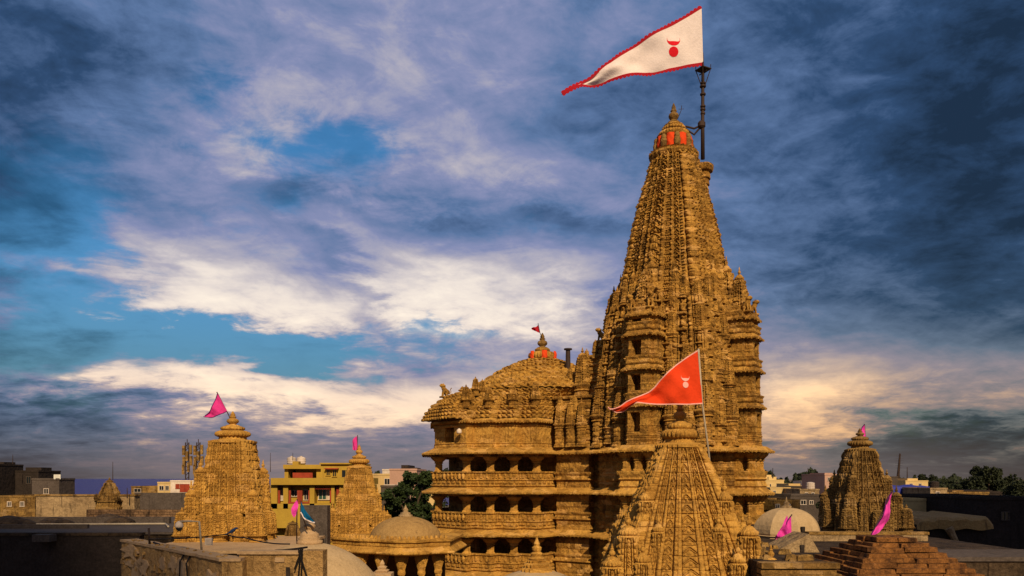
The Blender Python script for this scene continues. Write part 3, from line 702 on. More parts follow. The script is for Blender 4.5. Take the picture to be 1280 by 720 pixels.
# fluted drum wall beside the dome
mb = MB(); cD = (Xp(690, 71.6), 72.4)
mb.lathe((cD[0], cD[1], 0), [(2.5, z_(4.8)), (2.5, z_(7.4))], 40, None); 
for k in range(26):
    a = -math.pi + k * math.pi / 13 * .5 + .05; mb.lathe((cD[0] + 2.6 * math.cos(a), cD[1] + 2.6 * math.sin(a), 0), [(.13, z_(4.9)), (.13, z_(7.2)), (.2, z_(7.4))], 8)
mb.lathe((cD[0], cD[1], 0), [(2.7, z_(7.4)), (3.0, z_(7.5)), (3.0, z_(7.65)), (2.4, z_(7.8))], 40); mb.build('fluted_drum', STONE_S, temple)
# ---- stepped link between hall and tower, with its little spires
lk = TL([(-11.5, -3.6), (-8.6, -3.6), (-8.6, -4.4), (-5.6, -4.4), (-5.6, -3.4), (-3.5, -3.4), (-3.5, 3.6), (-11.5, 3.6)])
mb = MB(); mb.oswp(lk, wall_rows(0, z_(2.2), 8) + wall_rows(z_(2.2), z_(6.6), 5, .1) + [(.25, z_(6.65)), (.3, z_(6.8)), (0, z_(6.9))]); mb.build('link_wall', STONE_T, temple)
for zz in (2.1, -1.2, -4.7):
    mb = MB(); eave(mb, lk, z_(zz), .7); mb.build('eave', STONE_S, temple)
    mb = MB(); mb.oswp(lk, [(0, z_(zz - 2.3)), (.25, z_(zz - 2.2)), (.1, z_(zz - 1.9)), (.22, z_(zz - 1.7)), (.22, z_(zz - 1.6)), (0, z_(zz - 1.55))]); mb.build('string_course', STONE_T, temple)
mb = MB()
for k in range(6):
    w0 = -9.6 + k * .75; q = TL([(w0, -2.9 + k * .12), (-4.0, -2.9 + k * .12), (-4.0, 2.9 - k * .12), (w0, 2.9 - k * .12)])
    zb = 6.88 + k * .72; mb.oswp(q, [(0, z_(zb)), (.1, z_(zb + .1)), (.0, z_(zb + .25)), (0, z_(zb + .45)), (.14, z_(zb + .52)), (.16, z_(zb + .62)), (0, z_(zb + .73))])
mb.build('stepped_gable', STONE_T, temple)
def lp(x, y, zz, s, i=0, sz=None):
    w = TL([(x, y)])[0]; place(MS[i], temple, (w[0], w[1], z_(zz)), TH, (s, s, sz or s))
for k in range(6):
    lp(-9.8 + k * .75, -3.0 + k * .12, 6.6 + k * .71, .55, 1, .5); lp(-9.3 + k * .75, -2.0, 6.9 + k * .72, .5, 1, .42)
for x in (-11.0, -9.9, -8.2, -7.1, -6.1): lp(x, -4.0 - (.7 if x > -8.6 else 0), 2.6, .85, 0, 1.05)
for x in (-10.4, -8.2, -6.8): lp(x, -3.9 - (.6 if x > -8.6 else 0), 4.9, .7, 1)
wT = P(728, 530, 67.6); place(MS[0], temple, (wT[0], wT[1], z_(5.0)), TH, (1.35, 1.35, 1.58))
mb = MB(); a = P(710, 470, 70.5); mb.tube([a, a + [0, 0, 2.3]], [.24, .2], 12); mb.tube([a + [0, 0, 2.3], a + [0, 0, 2.42]], [.36, .36], 12); mb.build('chimney_pipe', METAL, temple)
# ---- balcony bays of the tower's lower storeys (front-left and right faces)
for f in (0, 3):
    for i, (et, rt) in enumerate(floors[:3]):
        nxt = floors[i + 1][0]; zb = nxt + .5; q = bay_poly(f, 7.15, 1.7, 4.2); h = rt - zb
        mb = MB(); eave(mb, q, z_(et), .6); mb.build('eave', STONE_S, temple)
        mb = MB(); mb.oswp(q, [(-.1, z_(nxt + .1)), (.1, z_(nxt + .3)), (.05, z_(zb)), (.14, z_(zb + .1)), (.0, z_(zb + h * .4)), (.14, z_(zb + h * .5)), (.04, z_(zb + h * .6)), (.16, z_(zb + h * .92)), (.16, z_(rt)), (-.2, z_(rt))]); mb.build('balustrade', STONE_S, temple)
        pm = proto('pillar', pillar_mesh((et - .12) - rt, .3), STONE_S); a = f * math.pi / 2
        for x, y in ((6.8, -1.0), (6.8, 1.0), (6.85, 0), (5.9, -1.4), (5.9, 1.4)):
            w = TL([(x * math.cos(a) - y * math.sin(a), x * math.sin(a) + y * math.cos(a))])[0]; place(pm, temple, (w[0], w[1], z_(rt)), TH + a)
# ================================================================ smaller shrines round the temple
def shrine(name, label, cx, cy, rot, zb, ht, hw, m, bands, detail=(90, 150), top_share=.36, minis=(), wall=.0, cap=1.0, seed=0, amp=.07, curve=1.7, steps=None, group='small carved shrine spires around the temple', fin=1.0):
    """zb: foot height, ht: height of the carved body, hw: half-width at the foot"""
    t = thing(name, label, 'shrine', (cx, cy, zb), group)
    n = 12; prof = [(zb + ht * i / n, hw * (1 - (1 - top_share) * (i / n) ** curve)) for i in range(n + 1)]
    mb = MB(); spire_grid(mb, (cx, cy, 0), rot, prof, bands, steps or [(.26, .16), (.5, .11), (.76, .05), (1, 0)], detail[0], detail[1], amp, ht / 11, seed, amp * .13); mb.build('spire', m, t)
    if wall:
        mb = MB(); mb.sweep(PL5, [(hw * 1.42, zb - wall), (hw * 1.42, zb - wall * .85), (hw * 1.3, zb - wall * .8), (hw * 1.36, zb - wall * .6), (hw * 1.26, zb - wall * .55), (hw * 1.26, zb - wall * .2), (hw * 1.4, zb - wall * .14), (hw * 1.42, zb - wall * .04), (hw * 1.2, zb)], (cx, cy, 0), rot); mb.build('base_wall', m, t)
    rt = prof[-1][1]; zt = zb + ht
    mb = MB(); mb.sweep(PL5, [(rt * 1.0, zt - .02 * ht), (rt * 1.3, zt), (rt * 1.32, zt + .02 * ht), (rt * 1.0, zt + .035 * ht)], (cx, cy, 0), rot)
    mb.lathe((cx, cy, zt + .03 * ht), [(rt * .8, 0), (rt * .74, .04 * ht)], 24); mb.build('neck', m, t)
    ar = rt * 1.32 * cap
    mb = MB(); ribbed_disc(mb, (cx, cy, zt + .06 * ht), ar, .075 * ht, 96, 26); ribbed_disc(mb, (cx, cy, zt + .13 * ht), ar * .68, .05 * ht, 60, 20); mb.build('ribbed_disc', m, t, True)
    mb = MB(); finial(mb, (cx, cy, zt + .175 * ht), ar * .4, .16 * ht * fin); mb.build('finial', m, t, True)
    pr = {}
    for lx, ly, lz, w, h, k in minis:      # share of hw, share of ht; kind 0 = shrine with shaft, 1 = attached spire
        if k not in pr: pr[k] = proto('miniature_spire' if k == 0 else 'attached_spire', mini_spire_mesh(.8, 2.4, .5, 10, .3) if k == 0 else mini_spire_mesh(0, 3.2, .5, 16, .36), m)
        c, s = math.cos(rot), math.sin(rot)
        for q in range(4):
            a = q * math.pi / 2; X, Y = lx * math.cos(a) - ly * math.sin(a), lx * math.sin(a) + ly * math.cos(a)
            X, Y = (X * c - Y * s) * hw, (X * s + Y * c) * hw
            if Y > hw * .95: continue
            place(pr[k], t, (cx + X, cy + Y, zb + lz * ht), rot, (w * hw, w * hw, h * ht / 3.2))
    return t, zt + .175 * ht + .16 * ht * fin
SB = [(-.13, .13, 'chain', .52, 1.0), (.145, .225, 'roll', .45, .8), (.27, .41, 'chain', .42, .85), (.425, .49, 'roll', .4, .7), (.53, .65, 'chain', .36, .9), (.67, .745, 'roll', .4, .7), (.78, .97, 'rib', .5, 1.05)]
SF = [(-.12, .12, 'chain', .36, 1.0), (.13, .20, 'roll', .3, .9), (.205, .255, 'rib', .16, .8), (.28, .42, 'chain', .30, .9), (.43, .49, 'roll', .2, .8), (.53, .66, 'mesh', .26, .8), (.67, .75, 'rib', .2, .9), (.78, .97, 'rib', .26, 1.1)]
MIN = [(.98, .98, .0, .62, .40, 0), (.86, .86, .30, .46, .36, 0), (1.2, .0, .02, .66, .46, 0), (1.12, .48, .0, .44, .36, 0), (1.12, -.48, .0, .44, .36, 0), (.98, .45, .3, .4, .36, 1), (.98, -.45, .3, .4, .36, 1), (1.1, 0, .36, .46, .36, 1)]
# left shrine
Y = 48; sh1, zt1 = shrine('shrine_spire', 'squat broad sandstone shrine spire behind the broken plaster parapet, magenta pennant on top', Xp(291, Y), Y, 0, Zp(674, Y), 5.75, 1.46, STONE_F, SB, (130, 200), .72,
    [(.95, .95, .28, .70, .54, 1), (1.22, 1.22, .0, .72, .60, 1), (1.48, 1.48, -.02, .66, .36, 0), (1.20, .55, .0, .46, .50, 1), (1.20, -.55, .0, .46, .50, 1), (1.42, .0, -.02, .6, .36, 0), (1.38, .72, -.02, .46, .34, 0), (1.38, -.72, -.02, .46, .34, 0)], 1.2, .76, 11, .12, 1.6, fin=1.0)
# middle shrine between yellow house and pavilion
Y = 62; sh2, zt2 = shrine('shrine_spire', 'slender sandstone shrine spire in front of the yellow house, beside the leafy tree', Xp(449, Y), Y, 0, Zp(674, Y), 5.5, 1.50, STONE_F, SB, (90, 150), .48,
    [(.80, .80, .22, .62, .50, 1), (1.12, 1.12, .0, .70, .52, 1), (1.45, 1.45, -.02, .62, .32, 0), (1.2, .55, .0, .46, .46, 1), (1.2, -.55, .0, .46, .46, 1), (1.45, 0, -.02, .6, .42, 0)], 1.2, .85, 21, .10, 1.3)
# near shrine, cut by the bottom of the picture
Y = 30; zb = Zp(735, Y); sh3, zt3 = shrine('shrine_spire', 'large near sandstone shrine spire standing in front of the temple tower under the vermilion flag', Xp(850, Y), Y, R_(-4), zb, Zp(560, Y) - zb, 2.6, STONE_F, SF, (220, 340), .27,
    [(.53, .53, .24, .36, .52, 1), (.80, .80, -.02, .42, .56, 1), (1.03, 1.03, -.2, .44, .54, 1), (.97, .62, -.16, .34, .52, 1), (.97, -.62, -.16, .34, .52, 1), (.80, .40, .08, .26, .46, 1), (.80, -.40, .08, .26, .46, 1)], 3.0, .78, 31, .085, 1.1, fin=1.0)
# right shrine
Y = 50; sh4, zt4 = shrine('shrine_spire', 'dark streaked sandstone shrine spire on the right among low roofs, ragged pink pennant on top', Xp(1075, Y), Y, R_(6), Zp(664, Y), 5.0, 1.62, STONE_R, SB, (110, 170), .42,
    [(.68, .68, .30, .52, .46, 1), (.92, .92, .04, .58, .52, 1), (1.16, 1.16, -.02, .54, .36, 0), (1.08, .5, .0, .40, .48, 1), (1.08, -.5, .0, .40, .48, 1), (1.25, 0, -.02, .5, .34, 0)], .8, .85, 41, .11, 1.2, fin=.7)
# far little shrine by the sea
Y = 80; shrine('shrine_spire', 'tiny far shrine spire rising over the old wall against the sea', Xp(137, Y), Y, .2, Zp(625, Y), 1.7, .95, STONE_R, SB, (30, 40), .35, [(.98, .98, 0, .6, .4, 0)], 1.2, .9, 51, .1, 1.3)
Y = 51; shrine('shrine_spire', 'small rough brown spire squeezed between the broad shrine and the grey cement wall', Xp(366, Y), Y, .1, Zp(676, Y), 1.0, .42, STONE_R, SB, (30, 40), .6, [], .6, 1.0, 61, .06, 2.0, fin=.7)

# ================================================================ flags
def polyl(pts, n):
    p = np.asarray(pts, float); d = np.concatenate([[0], np.cumsum(np.linalg.norm(np.diff(p, axis=0), axis=1))]); d /= d[-1]
    f = np.linspace(0, 1, n); return np.stack([np.interp(f, d, p[:, i]) for i in range(p.shape[1])], 1)
def smooth_poly(p, k):
    for _ in range(k):
        q = p.copy(); q[1:-1] = (p[:-2] + 2 * p[1:-1] + p[2:]) / 4; p = q
    return p
def flag(name, label, top, bot, Y, m, trim=None, amp=.25, waves=2.5, nc=60, nr=16, scallop=0, tw=.16, emblem=None, group=None, ph=0., tmat=None, sides=('t', 'b')):
    """top and bottom edges from hoist to tip, as the flag flies; real folds in depth"""
    A = smooth_poly(polyl(top, nc), 2); B = smooth_poly(polyl(bot, nc), 2)
    S, V = np.meshgrid(np.linspace(0, 1, nc), np.linspace(0, 1, nr))
    px = A[None, :, 0] * (1 - V) + B[None, :, 0] * V; py = A[None, :, 1] * (1 - V) + B[None, :, 1] * V
    D = amp * (S ** .7) * (1 - .6 * S ** 3) * np.sin(S * waves * 2 * np.pi + V * 1.6 + ph) + amp * .35 * np.sin(S * waves * 4.6 + V * 5 + ph * 2) * S + amp * .10 * np.sin(S * 31 + V * 9) * np.minimum(1, S * 8) + amp * .22 * np.sin(S * 12 - V * 7 + ph) * np.minimum(1, S * 5) * (.4 + V)
    Yd = Y + D; W = np.stack([(px - 640) * Y / F, Yd, H + (598 - py) * Y / F], -1)
    t = thing(name, label, 'flag', W[0, 0], group)
    mb = MB(); mb.grid(W); mb.build('cloth', m, t, True)
    if trim:
        mb = MB()
        for e in sides:
            row = W[0] if e == 't' else W[-1]; nxt = W[1] if e == 't' else W[-2]
            E_ = smooth_poly(polyl(row, nc * 3), 1); N_ = smooth_poly(polyl(nxt, nc * 3), 1); out = (E_ - N_); out[:, 1] = 0
            L = np.linalg.norm(out, axis=1, keepdims=True); 
            tang = np.gradient(E_, axis=0); tang /= np.linalg.norm(tang, axis=1, keepdims=True) + 1e-9
            nv = np.stack([-tang[:, 2], 0 * tang[:, 0], tang[:, 0]], 1); nv *= np.sign((nv * out).sum(1, keepdims=True) + 1e-9)
            f = np.arange(len(E_)) / len(E_); w = tw * (np.ones(len(E_)) if not scallop else (.55 + .75 * np.abs(np.sin(f * scallop * math.pi)) ** .7 * (1 + .3 * np.sin(f * 37))))
            for dd in (-.012, .012):
                g_ = np.stack([E_ - nv * tw * .35 + [0, dd, 0], E_ + nv * w[:, None] * .6 + [0, dd, 0]]); mb.grid(g_)
        mb.build('edging', trim, t, True)
    if emblem:
        u0, v0, size, em = emblem        # sun disc with a crescent above it
        def at(u, v):
            fi = u * (nc - 1); vi = v * (nr - 1); i0 = min(int(fi), nc - 2); j0 = min(int(vi), nr - 2); a, b = fi - i0, vi - j0
            return (W[j0, i0] * (1 - a) * (1 - b) + W[j0, i0 + 1] * a * (1 - b) + W[j0 + 1, i0] * (1 - a) * b + W[j0 + 1, i0 + 1] * a * b)
        base = at(u0, v0)
        def pt(x, z):                    # nearest cloth depth under the emblem point
            q = base + np.array([x, 0, z]); d = np.hypot(W[..., 0] - q[0], W[..., 2] - q[2]); k = np.argsort(d.ravel())[:4]; wt = 1 / (d.ravel()[k] + 1e-3)
            return np.array([q[0], (W[..., 1].ravel()[k] * wt).sum() / wt.sum(), q[2]])
        for dd in (-.02, .02):
            mb = MB(); pts = [pt(0, -size * .42) + [0, dd, 0]] + [pt(size * .42 * math.cos(a), -size * .42 + size * .42 * math.sin(a)) + [0, dd, 0] for a in np.arange(20) / 20 * 2 * math.pi]
            mb.raw(pts, [[0, i + 1, (i + 1) % 20 + 1] for i in range(20)])
            n = 15; lo, hi = [], []
            for i in range(n):
                a = -math.pi + i / (n - 1) * math.pi; k = math.sin(-a)
                a2 = a * 1.25 + math.pi * .125; lo.append(pt(size * .58 * math.cos(a2), size * .66 + size * .58 * math.sin(a2)) + [0, dd, 0]); hi.append(pt(size * (.58 - .1 * k) * math.cos(a2), size * .66 + size * ((.58 - .42 * k) * math.sin(a2))) + [0, dd, 0])
            mb.grid(np.stack([np.array(lo), np.array(hi)])); mb.build('sun_and_moon_emblem', em, t, True)
    return t
def pole(name, label, pts, r, m, cat='pole', group=None):
    mb = MB(); mb.tube(pts, r, 10); o = mb.build(name, m, None, True); return tag(o, label, cat, group)
# great white flag and its mast
Yp = 66.0
flag('flag', 'huge white triangular flag with scalloped dark red edges flying from the temple mast', [(877, 9), (858, 20), (836, 33), (808, 48), (790, 59), (772, 71), (757, 82), (740, 96), (722, 106), (702, 118)],
     [(879, 79), (860, 82), (830, 88), (800, 93), (770, 98), (745, 103), (725, 107.5), (703, 120)], Yp - .5, C_WHITE, C_RED, .38, 2.7, 110, 30, 38, .25, (.205, .54, .95, C_EMB))
ms = thing('flag_mast', 'tall dark iron mast with small square platform beside the tower top', 'flag mast', P(878.5, 197, Yp))
mb = MB(); mb.tube([P(878.5, 199, Yp), P(878.3, 150, Yp), P(878.6, 92, Yp), P(878, 66, Yp)], [.17, .15, .13, .08], 12)
for py, r in ((118, .24), (133, .22), (137, .22), (142, .2), (108, .26), (104, .22)): mb.lathe(P(878.6, py, Yp), [(r * .7, -.12), (r, -.05), (r, .05), (r * .7, .12)], 12)
mb.build('shaft', METAL, ms, True)
mb = MB(); p = P(879, 87, Yp); mb.box(p, (.95, .95, .07), .5); mb.box(p + [0, 0, -.25], (.07, .9, .07), .5)
for k in range(4):
    a = .5 + math.pi / 4 + k * math.pi / 2; mb.tube([p + [.6 * math.cos(a), .6 * math.sin(a), 0], p + [.12 * math.cos(a), .12 * math.sin(a), -1.4]], .035, 6)
    mb.tube([p + [.6 * math.cos(a), .6 * math.sin(a), 0], p + [.6 * math.cos(a), .6 * math.sin(a), .35]], .03, 6)
mb.build('platform', METAL, ms)
mb = MB()
for dz in (0, -.5): mb.tube([P(858, 156, Yp) + [0, .3, dz * .4], P(868, 160, Yp) + [0, .1, dz], P(878, 156, Yp) + [0, 0, 0]], .09, 8)
mb.lathe(P(877, 156, Yp), [(.2, -.3), (.32, -.15), (.32, .15), (.2, .3)], 12); mb.build('brace_arm', METAL, ms)
mb = MB(); c = P(878, 215, Yp + .1)       # stone bracket that carries the mast
mb.sweep(PL3, [(.35, -2.0), (.5, -1.7), (.42, -1.2), (.55, -1.1), (.5, -.7), (.62, -.6), (.58, -.1), (.78, 0), (.85, .25), (.85, .5), (.7, .55)], c, TH)
mb.sweep(PL3, courses(-9, -2.0, .75, .5, 10), c, TH); mb.build('mast_bracket', STONE_T, temple)
# vermilion flag on the near shrine
Yf = 29.0
flag('flag', 'large vermilion triangular flag with pale edge and pale emblem over the near shrine', [(873, 438), (860, 446), (846, 456), (834, 466), (825, 476), (819, 484), (812, 490), (800, 495), (790, 499), (782, 503), (776, 508), (769, 511), (762, 511)],
     [(878, 504), (862, 505), (840, 505), (820, 505), (806, 504), (795, 503), (787, 508), (780, 514), (771, 515), (760, 509)], Yf, C_ORANGE, C_PALE, .22, 2.2, 90, 24, 0, .045, (.16, .50, .27, C_PALE))
fp = pole('flag_pole', 'thin pale leaning pole carrying the vermilion flag', [P(873, 436, Yf), P(878, 506, Yf + .05), P(886, 566, Yf + .3), P(890, 610, Yf + .5)], .035, PALEMETAL, 'pole')
# small pennants
def pennant_pole(pts, Y, label): return pole('flag_pole', label, [P(x, y, Y) for x, y in pts], .03, METAL, 'pole')
flag('pennant', 'magenta triangular pennant with trailing tip over the broad left shrine', [(272, 492), (269, 500), (266, 508), (262, 515), (256, 520)], [(284, 514), (277, 517), (270, 520), (263, 522), (255, 521)], 48, C_PINK, C_PURPLE, .12, 1.5, 30, 10, 0, .05)
pennant_pole([(271, 490), (286, 519), (291, 532)], 48.05, 'dark stick holding the magenta pennant on the broad left shrine')
flag('pennant', 'small magenta pennant standing upright over the slender shrine', [(446, 545), (443, 547), (441, 550), (440.5, 552)], [(447, 562), (444.5, 563), (442.5, 563), (441, 562)], 62, C_PINK, None, .1, 1.2, 16, 8)
pennant_pole([(447, 544), (446, 572), (447.5, 580)], 62.05, 'dark stick holding the small pennant on the slender shrine')
flag('pennant', 'ragged pink and purple pennant over the dark right shrine', [(1080.5, 531), (1077, 536), (1074.5, 541), (1073, 545)], [(1083, 553), (1080, 550), (1076, 555), (1073, 557)], 50, C_PINK2, C_PURPLE, .12, 1.4, 20, 10, 0, .06)
pennant_pole([(1080.5, 530), (1083, 560)], 50.05, 'dark stick holding the ragged pennant on the dark right shrine')
flag('pennant', 'long pink cloth with purple seam hanging slanted before the dark right shrine', [(1115, 615), (1109, 626), (1104, 640), (1100, 652), (1089, 668)], [(1113.5, 624), (1113, 636), (1110, 652), (1104, 661), (1091, 669)], 36, C_PINK2, C_PURPLE, .15, 1.6, 40, 10, 0, .05, sides=('t',))
pennant_pole([(1116, 613), (1088, 671), (1084, 680)], 36.05, 'dark leaning stick with the long pink cloth')
flag('pennant', 'pink cloth with drooping folds in front of the cream faceted dome', [(989, 645), (982, 655), (976, 664), (969, 672)], [(989.5, 667), (985, 669), (978, 672), (970, 675)], 38, C_PINK2, C_PURPLE, .15, 2.2, 30, 12, 0, .05, sides=('t',))
flag('pennant', 'narrow second fold of pink cloth before the cream faceted dome', [(984, 644), (980, 652), (976, 660), (971, 669)], [(985, 648), (982, 656), (977, 664), (972, 671)], 37.8, C_PINK2, None, .08, 1.5, 20, 6)
pennant_pole([(990, 643), (968, 676), (964, 682)], 38.1, 'dark leaning stick with the folded pink cloth')
flag('pennant', 'pink leaf-shaped pennant beside the teal pennant', [(371, 625), (367, 630), (364, 636), (365, 643), (367.5, 647)], [(372, 627), (373, 633), (371.5, 639), (369.5, 644), (368, 647)], 38, C_PINK2, None, .06, 1.2, 24, 8)
flag('pennant', 'teal pennant with white edge over the smooth plaster dome', [(376.5, 627), (381, 637), (386, 643), (391, 649), (394, 653)], [(376, 640), (380, 647), (384, 650), (389, 652.5), (394, 653)], 37.8, C_TEAL, C_WHITE, .08, 1.3, 24, 8, 0, .06, sides=('b',))
pennant_pole([(376.3, 626), (377, 642), (384, 662)], 37.85, 'thin stick holding the teal pennant')
pennant_pole([(371.5, 624), (371, 650), (371, 676)], 38.05, 'thin stick holding the leaf-shaped pink pennant')
flag('pennant', 'tiny dark red pennant on the finial of the domed hall', [(673, 406), (669.5, 409), (667, 409), (664, 410)], [(675, 416), (671, 415), (668, 413), (665.5, 412.5)], 74, C_RED, None, .12, 1.2, 16, 8)
pennant_pole([(672.5, 404), (675, 416), (678, 424)], 74, 'thin stick holding the tiny dark red pennant')

# ================================================================ domes, pavilion, parapet and roofs at the foot of the picture
def dome(mb, c, r, h, n=64, m=14, facets=0):
    rows = []
    for i in range(m + 1):
        a = i / m * math.pi / 2; rows.append((max(.02, r * math.cos(a)), h * math.sin(a)))
    mb.lathe(c, rows, n)
Y = 38.5; t = thing('domed_roof', 'smooth plaster dome with turned stone knob behind the peeling parapet', 'dome', (Xp(386, Y), Y, Zp(778, Y)))
mb = MB(); dome(mb, (Xp(386, Y), Y, Zp(778, Y)), 3.85, 3.85); mb.build('dome', DOMEP, t, True)
mb = MB(); mb.lathe((Xp(386, Y), Y, 0), [(4.0, 3), (4.0, Zp(780, Y)), (3.9, Zp(776, Y))], 8); mb.build('drum_wall', PLASTER, t)
k = P(387, 678, Y); mb = MB(); mb.lathe(k, [(.62, -.1), (.62, .1), (.5, .14), (.55, .2), (.42, .28), (.46, .4), (.3, .52), (.16, .58), (.2, .64), (.27, .72), (.28, .82), (.2, .9), (.1, .94)], 24); mb.build('knob', COPING, t, True)
# pavilion with flattened dome
Y = 57; cx = Xp(507, Y); t = thing('pavilion', 'low open pavilion with flattened stone dome, stone pillars and deep cornice left of the hall', 'pavilion', (cx, Y, 0))
mb = MB(); dome(mb, (cx, Y, Zp(674, Y)), 2.55, 1.65); mb.build('dome', PAVD, t, True)
mb = MB(); mb.lathe(P(507, 645, Y), [(.5, -.1), (.5, .08), (.36, .12), (.36, .24), (.2, .28), (.14, .36), (.2, .46), (.08, .62), (.02, .8)], 16); mb.build('finial', PLASTER, t, True)
ph = np.array([(Xp(px, y), y) for px, y in [(418, 57.5), (452, 55.6), (478, 55.0), (497, 54.2), (520, 54.2), (536, 55.0), (560, 55.5)]] + [(-4.0, 60.5), (-12.0, 60.5)])
zc = Zp(674, 54.5)
mb = MB(); mb.oswp(ph, [(-.3, zc - 1.15), (.1, zc - 1.12), (.5, zc - 1.0), (.52, zc - .92), (.1, zc - .55), (.15, zc - .5), (.15, zc - .3), (.28, zc - .2), (.28, zc - .06), (0, zc), (-.4, zc + .02)]); 
for p, a in seg_pts(ph, 0, 6, .33): mb.box((p[0], p[1], zc + .1), (.2, .2, .22), a, .6)
mb.build('cornice', STONE_S, t)
pm = proto('pillar', pillar_mesh(3.2, .22), STONE_S)
for px, y in ((452, 56.0), (477, 55.5), (502, 54.9), (527, 55.1), (548, 56)): place(pm, t, (Xp(px, y), y, zc - 4.3), 0)
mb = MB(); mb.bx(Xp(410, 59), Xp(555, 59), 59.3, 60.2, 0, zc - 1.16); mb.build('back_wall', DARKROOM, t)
mb = MB(); mb.bx(Xp(405, 58), Xp(552, 58), 53.5, 59.28, 0, zc - 4.3); mb.build('plinth', STONE_S, t)
# little finial stones in front of the pavilion and the hall
Y = 44; t = thing('roof_knob', 'small pale stepped stone knob in front of the dark pavilion openings', 'stone knob', P(478, 716, Y))
mb = MB(); mb.sweep(SQ, [(.55, -.5), (.55, .0), (.3, .04), (.34, .14), (.2, .2), (.24, .32), (.1, .4), (.12, .5), (.02, .72)], P(478, 716, Y)); mb.build('stone', COPING, t)
Y = 42; t = thing('domed_roof', 'low pale dome at the bottom edge with tall stepped stone finial, in front of the hall', 'dome', P(670, 760, Y))
mb = MB(); dome(mb, P(670, 762, Y), 3.0, 2.1); mb.build('dome', DOMEP, t, True)
mb = MB(); c = P(671, 711, Y); mb.sweep(ratha((.5, .8), (1, .8)), [(.78, -.3), (.78, .05), (.6, .1), (.66, .28), (.44, .34), (.5, .46)], c); mb.lathe(c, [(.36, .44), (.42, .55), (.3, .66), (.34, .8), (.2, .9), (.24, 1.0), (.26, 1.12), (.14, 1.22), (.16, 1.32), (.08, 1.5), (.02, 1.72)], 20); mb.build('finial', STONE_S, t)
mb = MB(); mb.lathe(P(670, 764, Y), [(3.2, -8), (3.2, 0), (3.0, .1)], 32); mb.build('drum_wall', PLASTER, t)
# parapet of the near left terrace, a broken plaster wall
t = thing('parapet_wall', 'thick peeling plaster parapet with broken patches and wide pale coping, lower left', 'wall', (-11, 30, 0))
def wall_path(mb, pts, z0, z1, w):
    p = np.array([q[:2] for q in pts], float); d = np.gradient(p, axis=0)
    n = np.stack([-d[:, 1], d[:, 0]], 1); n /= np.linalg.norm(n, axis=1, keepdims=True)
    zz0 = z0 if hasattr(z0, '__len__') else [z0] * len(p); zz1 = z1 if hasattr(z1, '__len__') else [z1] * len(p)
    R = [np.array([[*a, zl], [*a, zh], [*b, zh], [*b, zl]]) for a, b, zl, zh in zip(p, p + n * w, zz0, zz1)]
    mb.rings(R)
A = P(152, 676, 40)[:2]; B = P(277, 704, 30.4)[:2]; Cc = P(303, 704, 30.4)[:2]
def path(a, b, n, wob=.0):
    f = np.linspace(0, 1, n); return [a + (b - a) * t_ + rng.normal(0, wob, 2) for t_ in f]
zA = H - 3.15
mb = MB(); wall_path(mb, path(A, B, 26, .025) + path(B, Cc, 5)[1:], 4, zA, .55); mb.build('wall', WALLP, t)
mb = MB()
pts = path(A, B, 26, .02) + path(B, Cc, 5)[1:]; wall_path(mb, [p + np.array([-.05, -.06]) for p in pts], zA, [zA + .10 + .02 * rng.random() for _ in pts], .85); mb.build('coping', COPING, t)
d = (B - A) / np.linalg.norm(B - A); nv = np.array([d[1], -d[0]]); wa_ = math.atan2(d[1], d[0])
mb = MB()                    # stones bared where the plaster has come off
for k in range(70):
    f = min(.97, rng.random()); p = A + (B - A) * f + nv * rng.uniform(-.02, .05); zz = zA - .2 - 2.6 * rng.random() ** .8; s = rng.uniform(.10, .34)
    mb.box((p[0], p[1], zz), (s * rng.uniform(.8, 1.9), rng.uniform(.1, .24), s), wa_ + rng.normal(0, .08), rng.uniform(.6, .95))
mb.build('bared_stones', WALLP, t)
mb = MB()                    # pale skins of plaster still holding
for k in range(15):
    f = rng.uniform(.03, .95); p = A + (B - A) * f + nv * .07; zz = zA - rng.uniform(.3, 2.4); sx, sz = rng.uniform(.3, 1.1), rng.uniform(.15, .5); n = 14
    rad = 1 + .35 * rng.normal(0, 1, n).clip(-1.2, 1.2); an = np.arange(n) / n * 2 * math.pi
    o_ = [np.array([p[0] + d[0] * sx * r_ * math.cos(q), p[1] + d[1] * sx * r_ * math.cos(q), zz + sz * r_ * math.sin(q)]) for r_, q in zip(rad, an)]
    nn3 = np.array([nv[0], nv[1], 0]); mb.rings([np.array([x - nn3 * .1 for x in o_]), np.array([x + nn3 * .02 for x in o_])])
mb.build('plaster_patch', COPING, t)
mb = MB()
for k in range(26):
    f = rng.uniform(.02, .98); p = A + (B - A) * f + nv * rng.uniform(-.5, 0); s = rng.uniform(.04, .12); mb.box((p[0], p[1], zA + .12 + s * .2), (s * 1.5, s, s * .7), rng.uniform(0, 3), .7)
mb.build('crumbled_mortar', WALLP, t)
t2 = thing('parapet_wall', 'short higher plaster parapet with square end post beside the smooth dome', 'wall', (-9, 31, 0))
zb2 = Zp(688, 31.2); mb = MB(); mb.bx(Cc[0] - .3, Xp(384, 31), 30.9, 31.4, 4, zb2 - .12); mb.build('wall', WALLP, t2)
mb = MB(); mb.bx(Cc[0] - .35, Xp(384, 31), 30.82, 31.5, zb2 - .12, zb2); mb.build('coping', COPING, t2)
mb = MB(); mb.bx(Xp(381, 31), Xp(405, 31), 30.8, 31.55, 4, zb2 + .02); mb.build('end_post', WALLP, t2)
mb = MB(); mb.bx(Xp(357, 30.75), Xp(362, 30.75), 30.77, 30.82, Zp(724, 30.8), Zp(709, 30.8)); mb.build('drain_slot', DARKW, t2)
mb = MB(); mb.bx(Xp(341, 30.6), Xp(353, 30.6), 30.85, 30.92, Zp(703, 30.8), Zp(697, 30.8)); mb.build('plaque', COPING, t2)
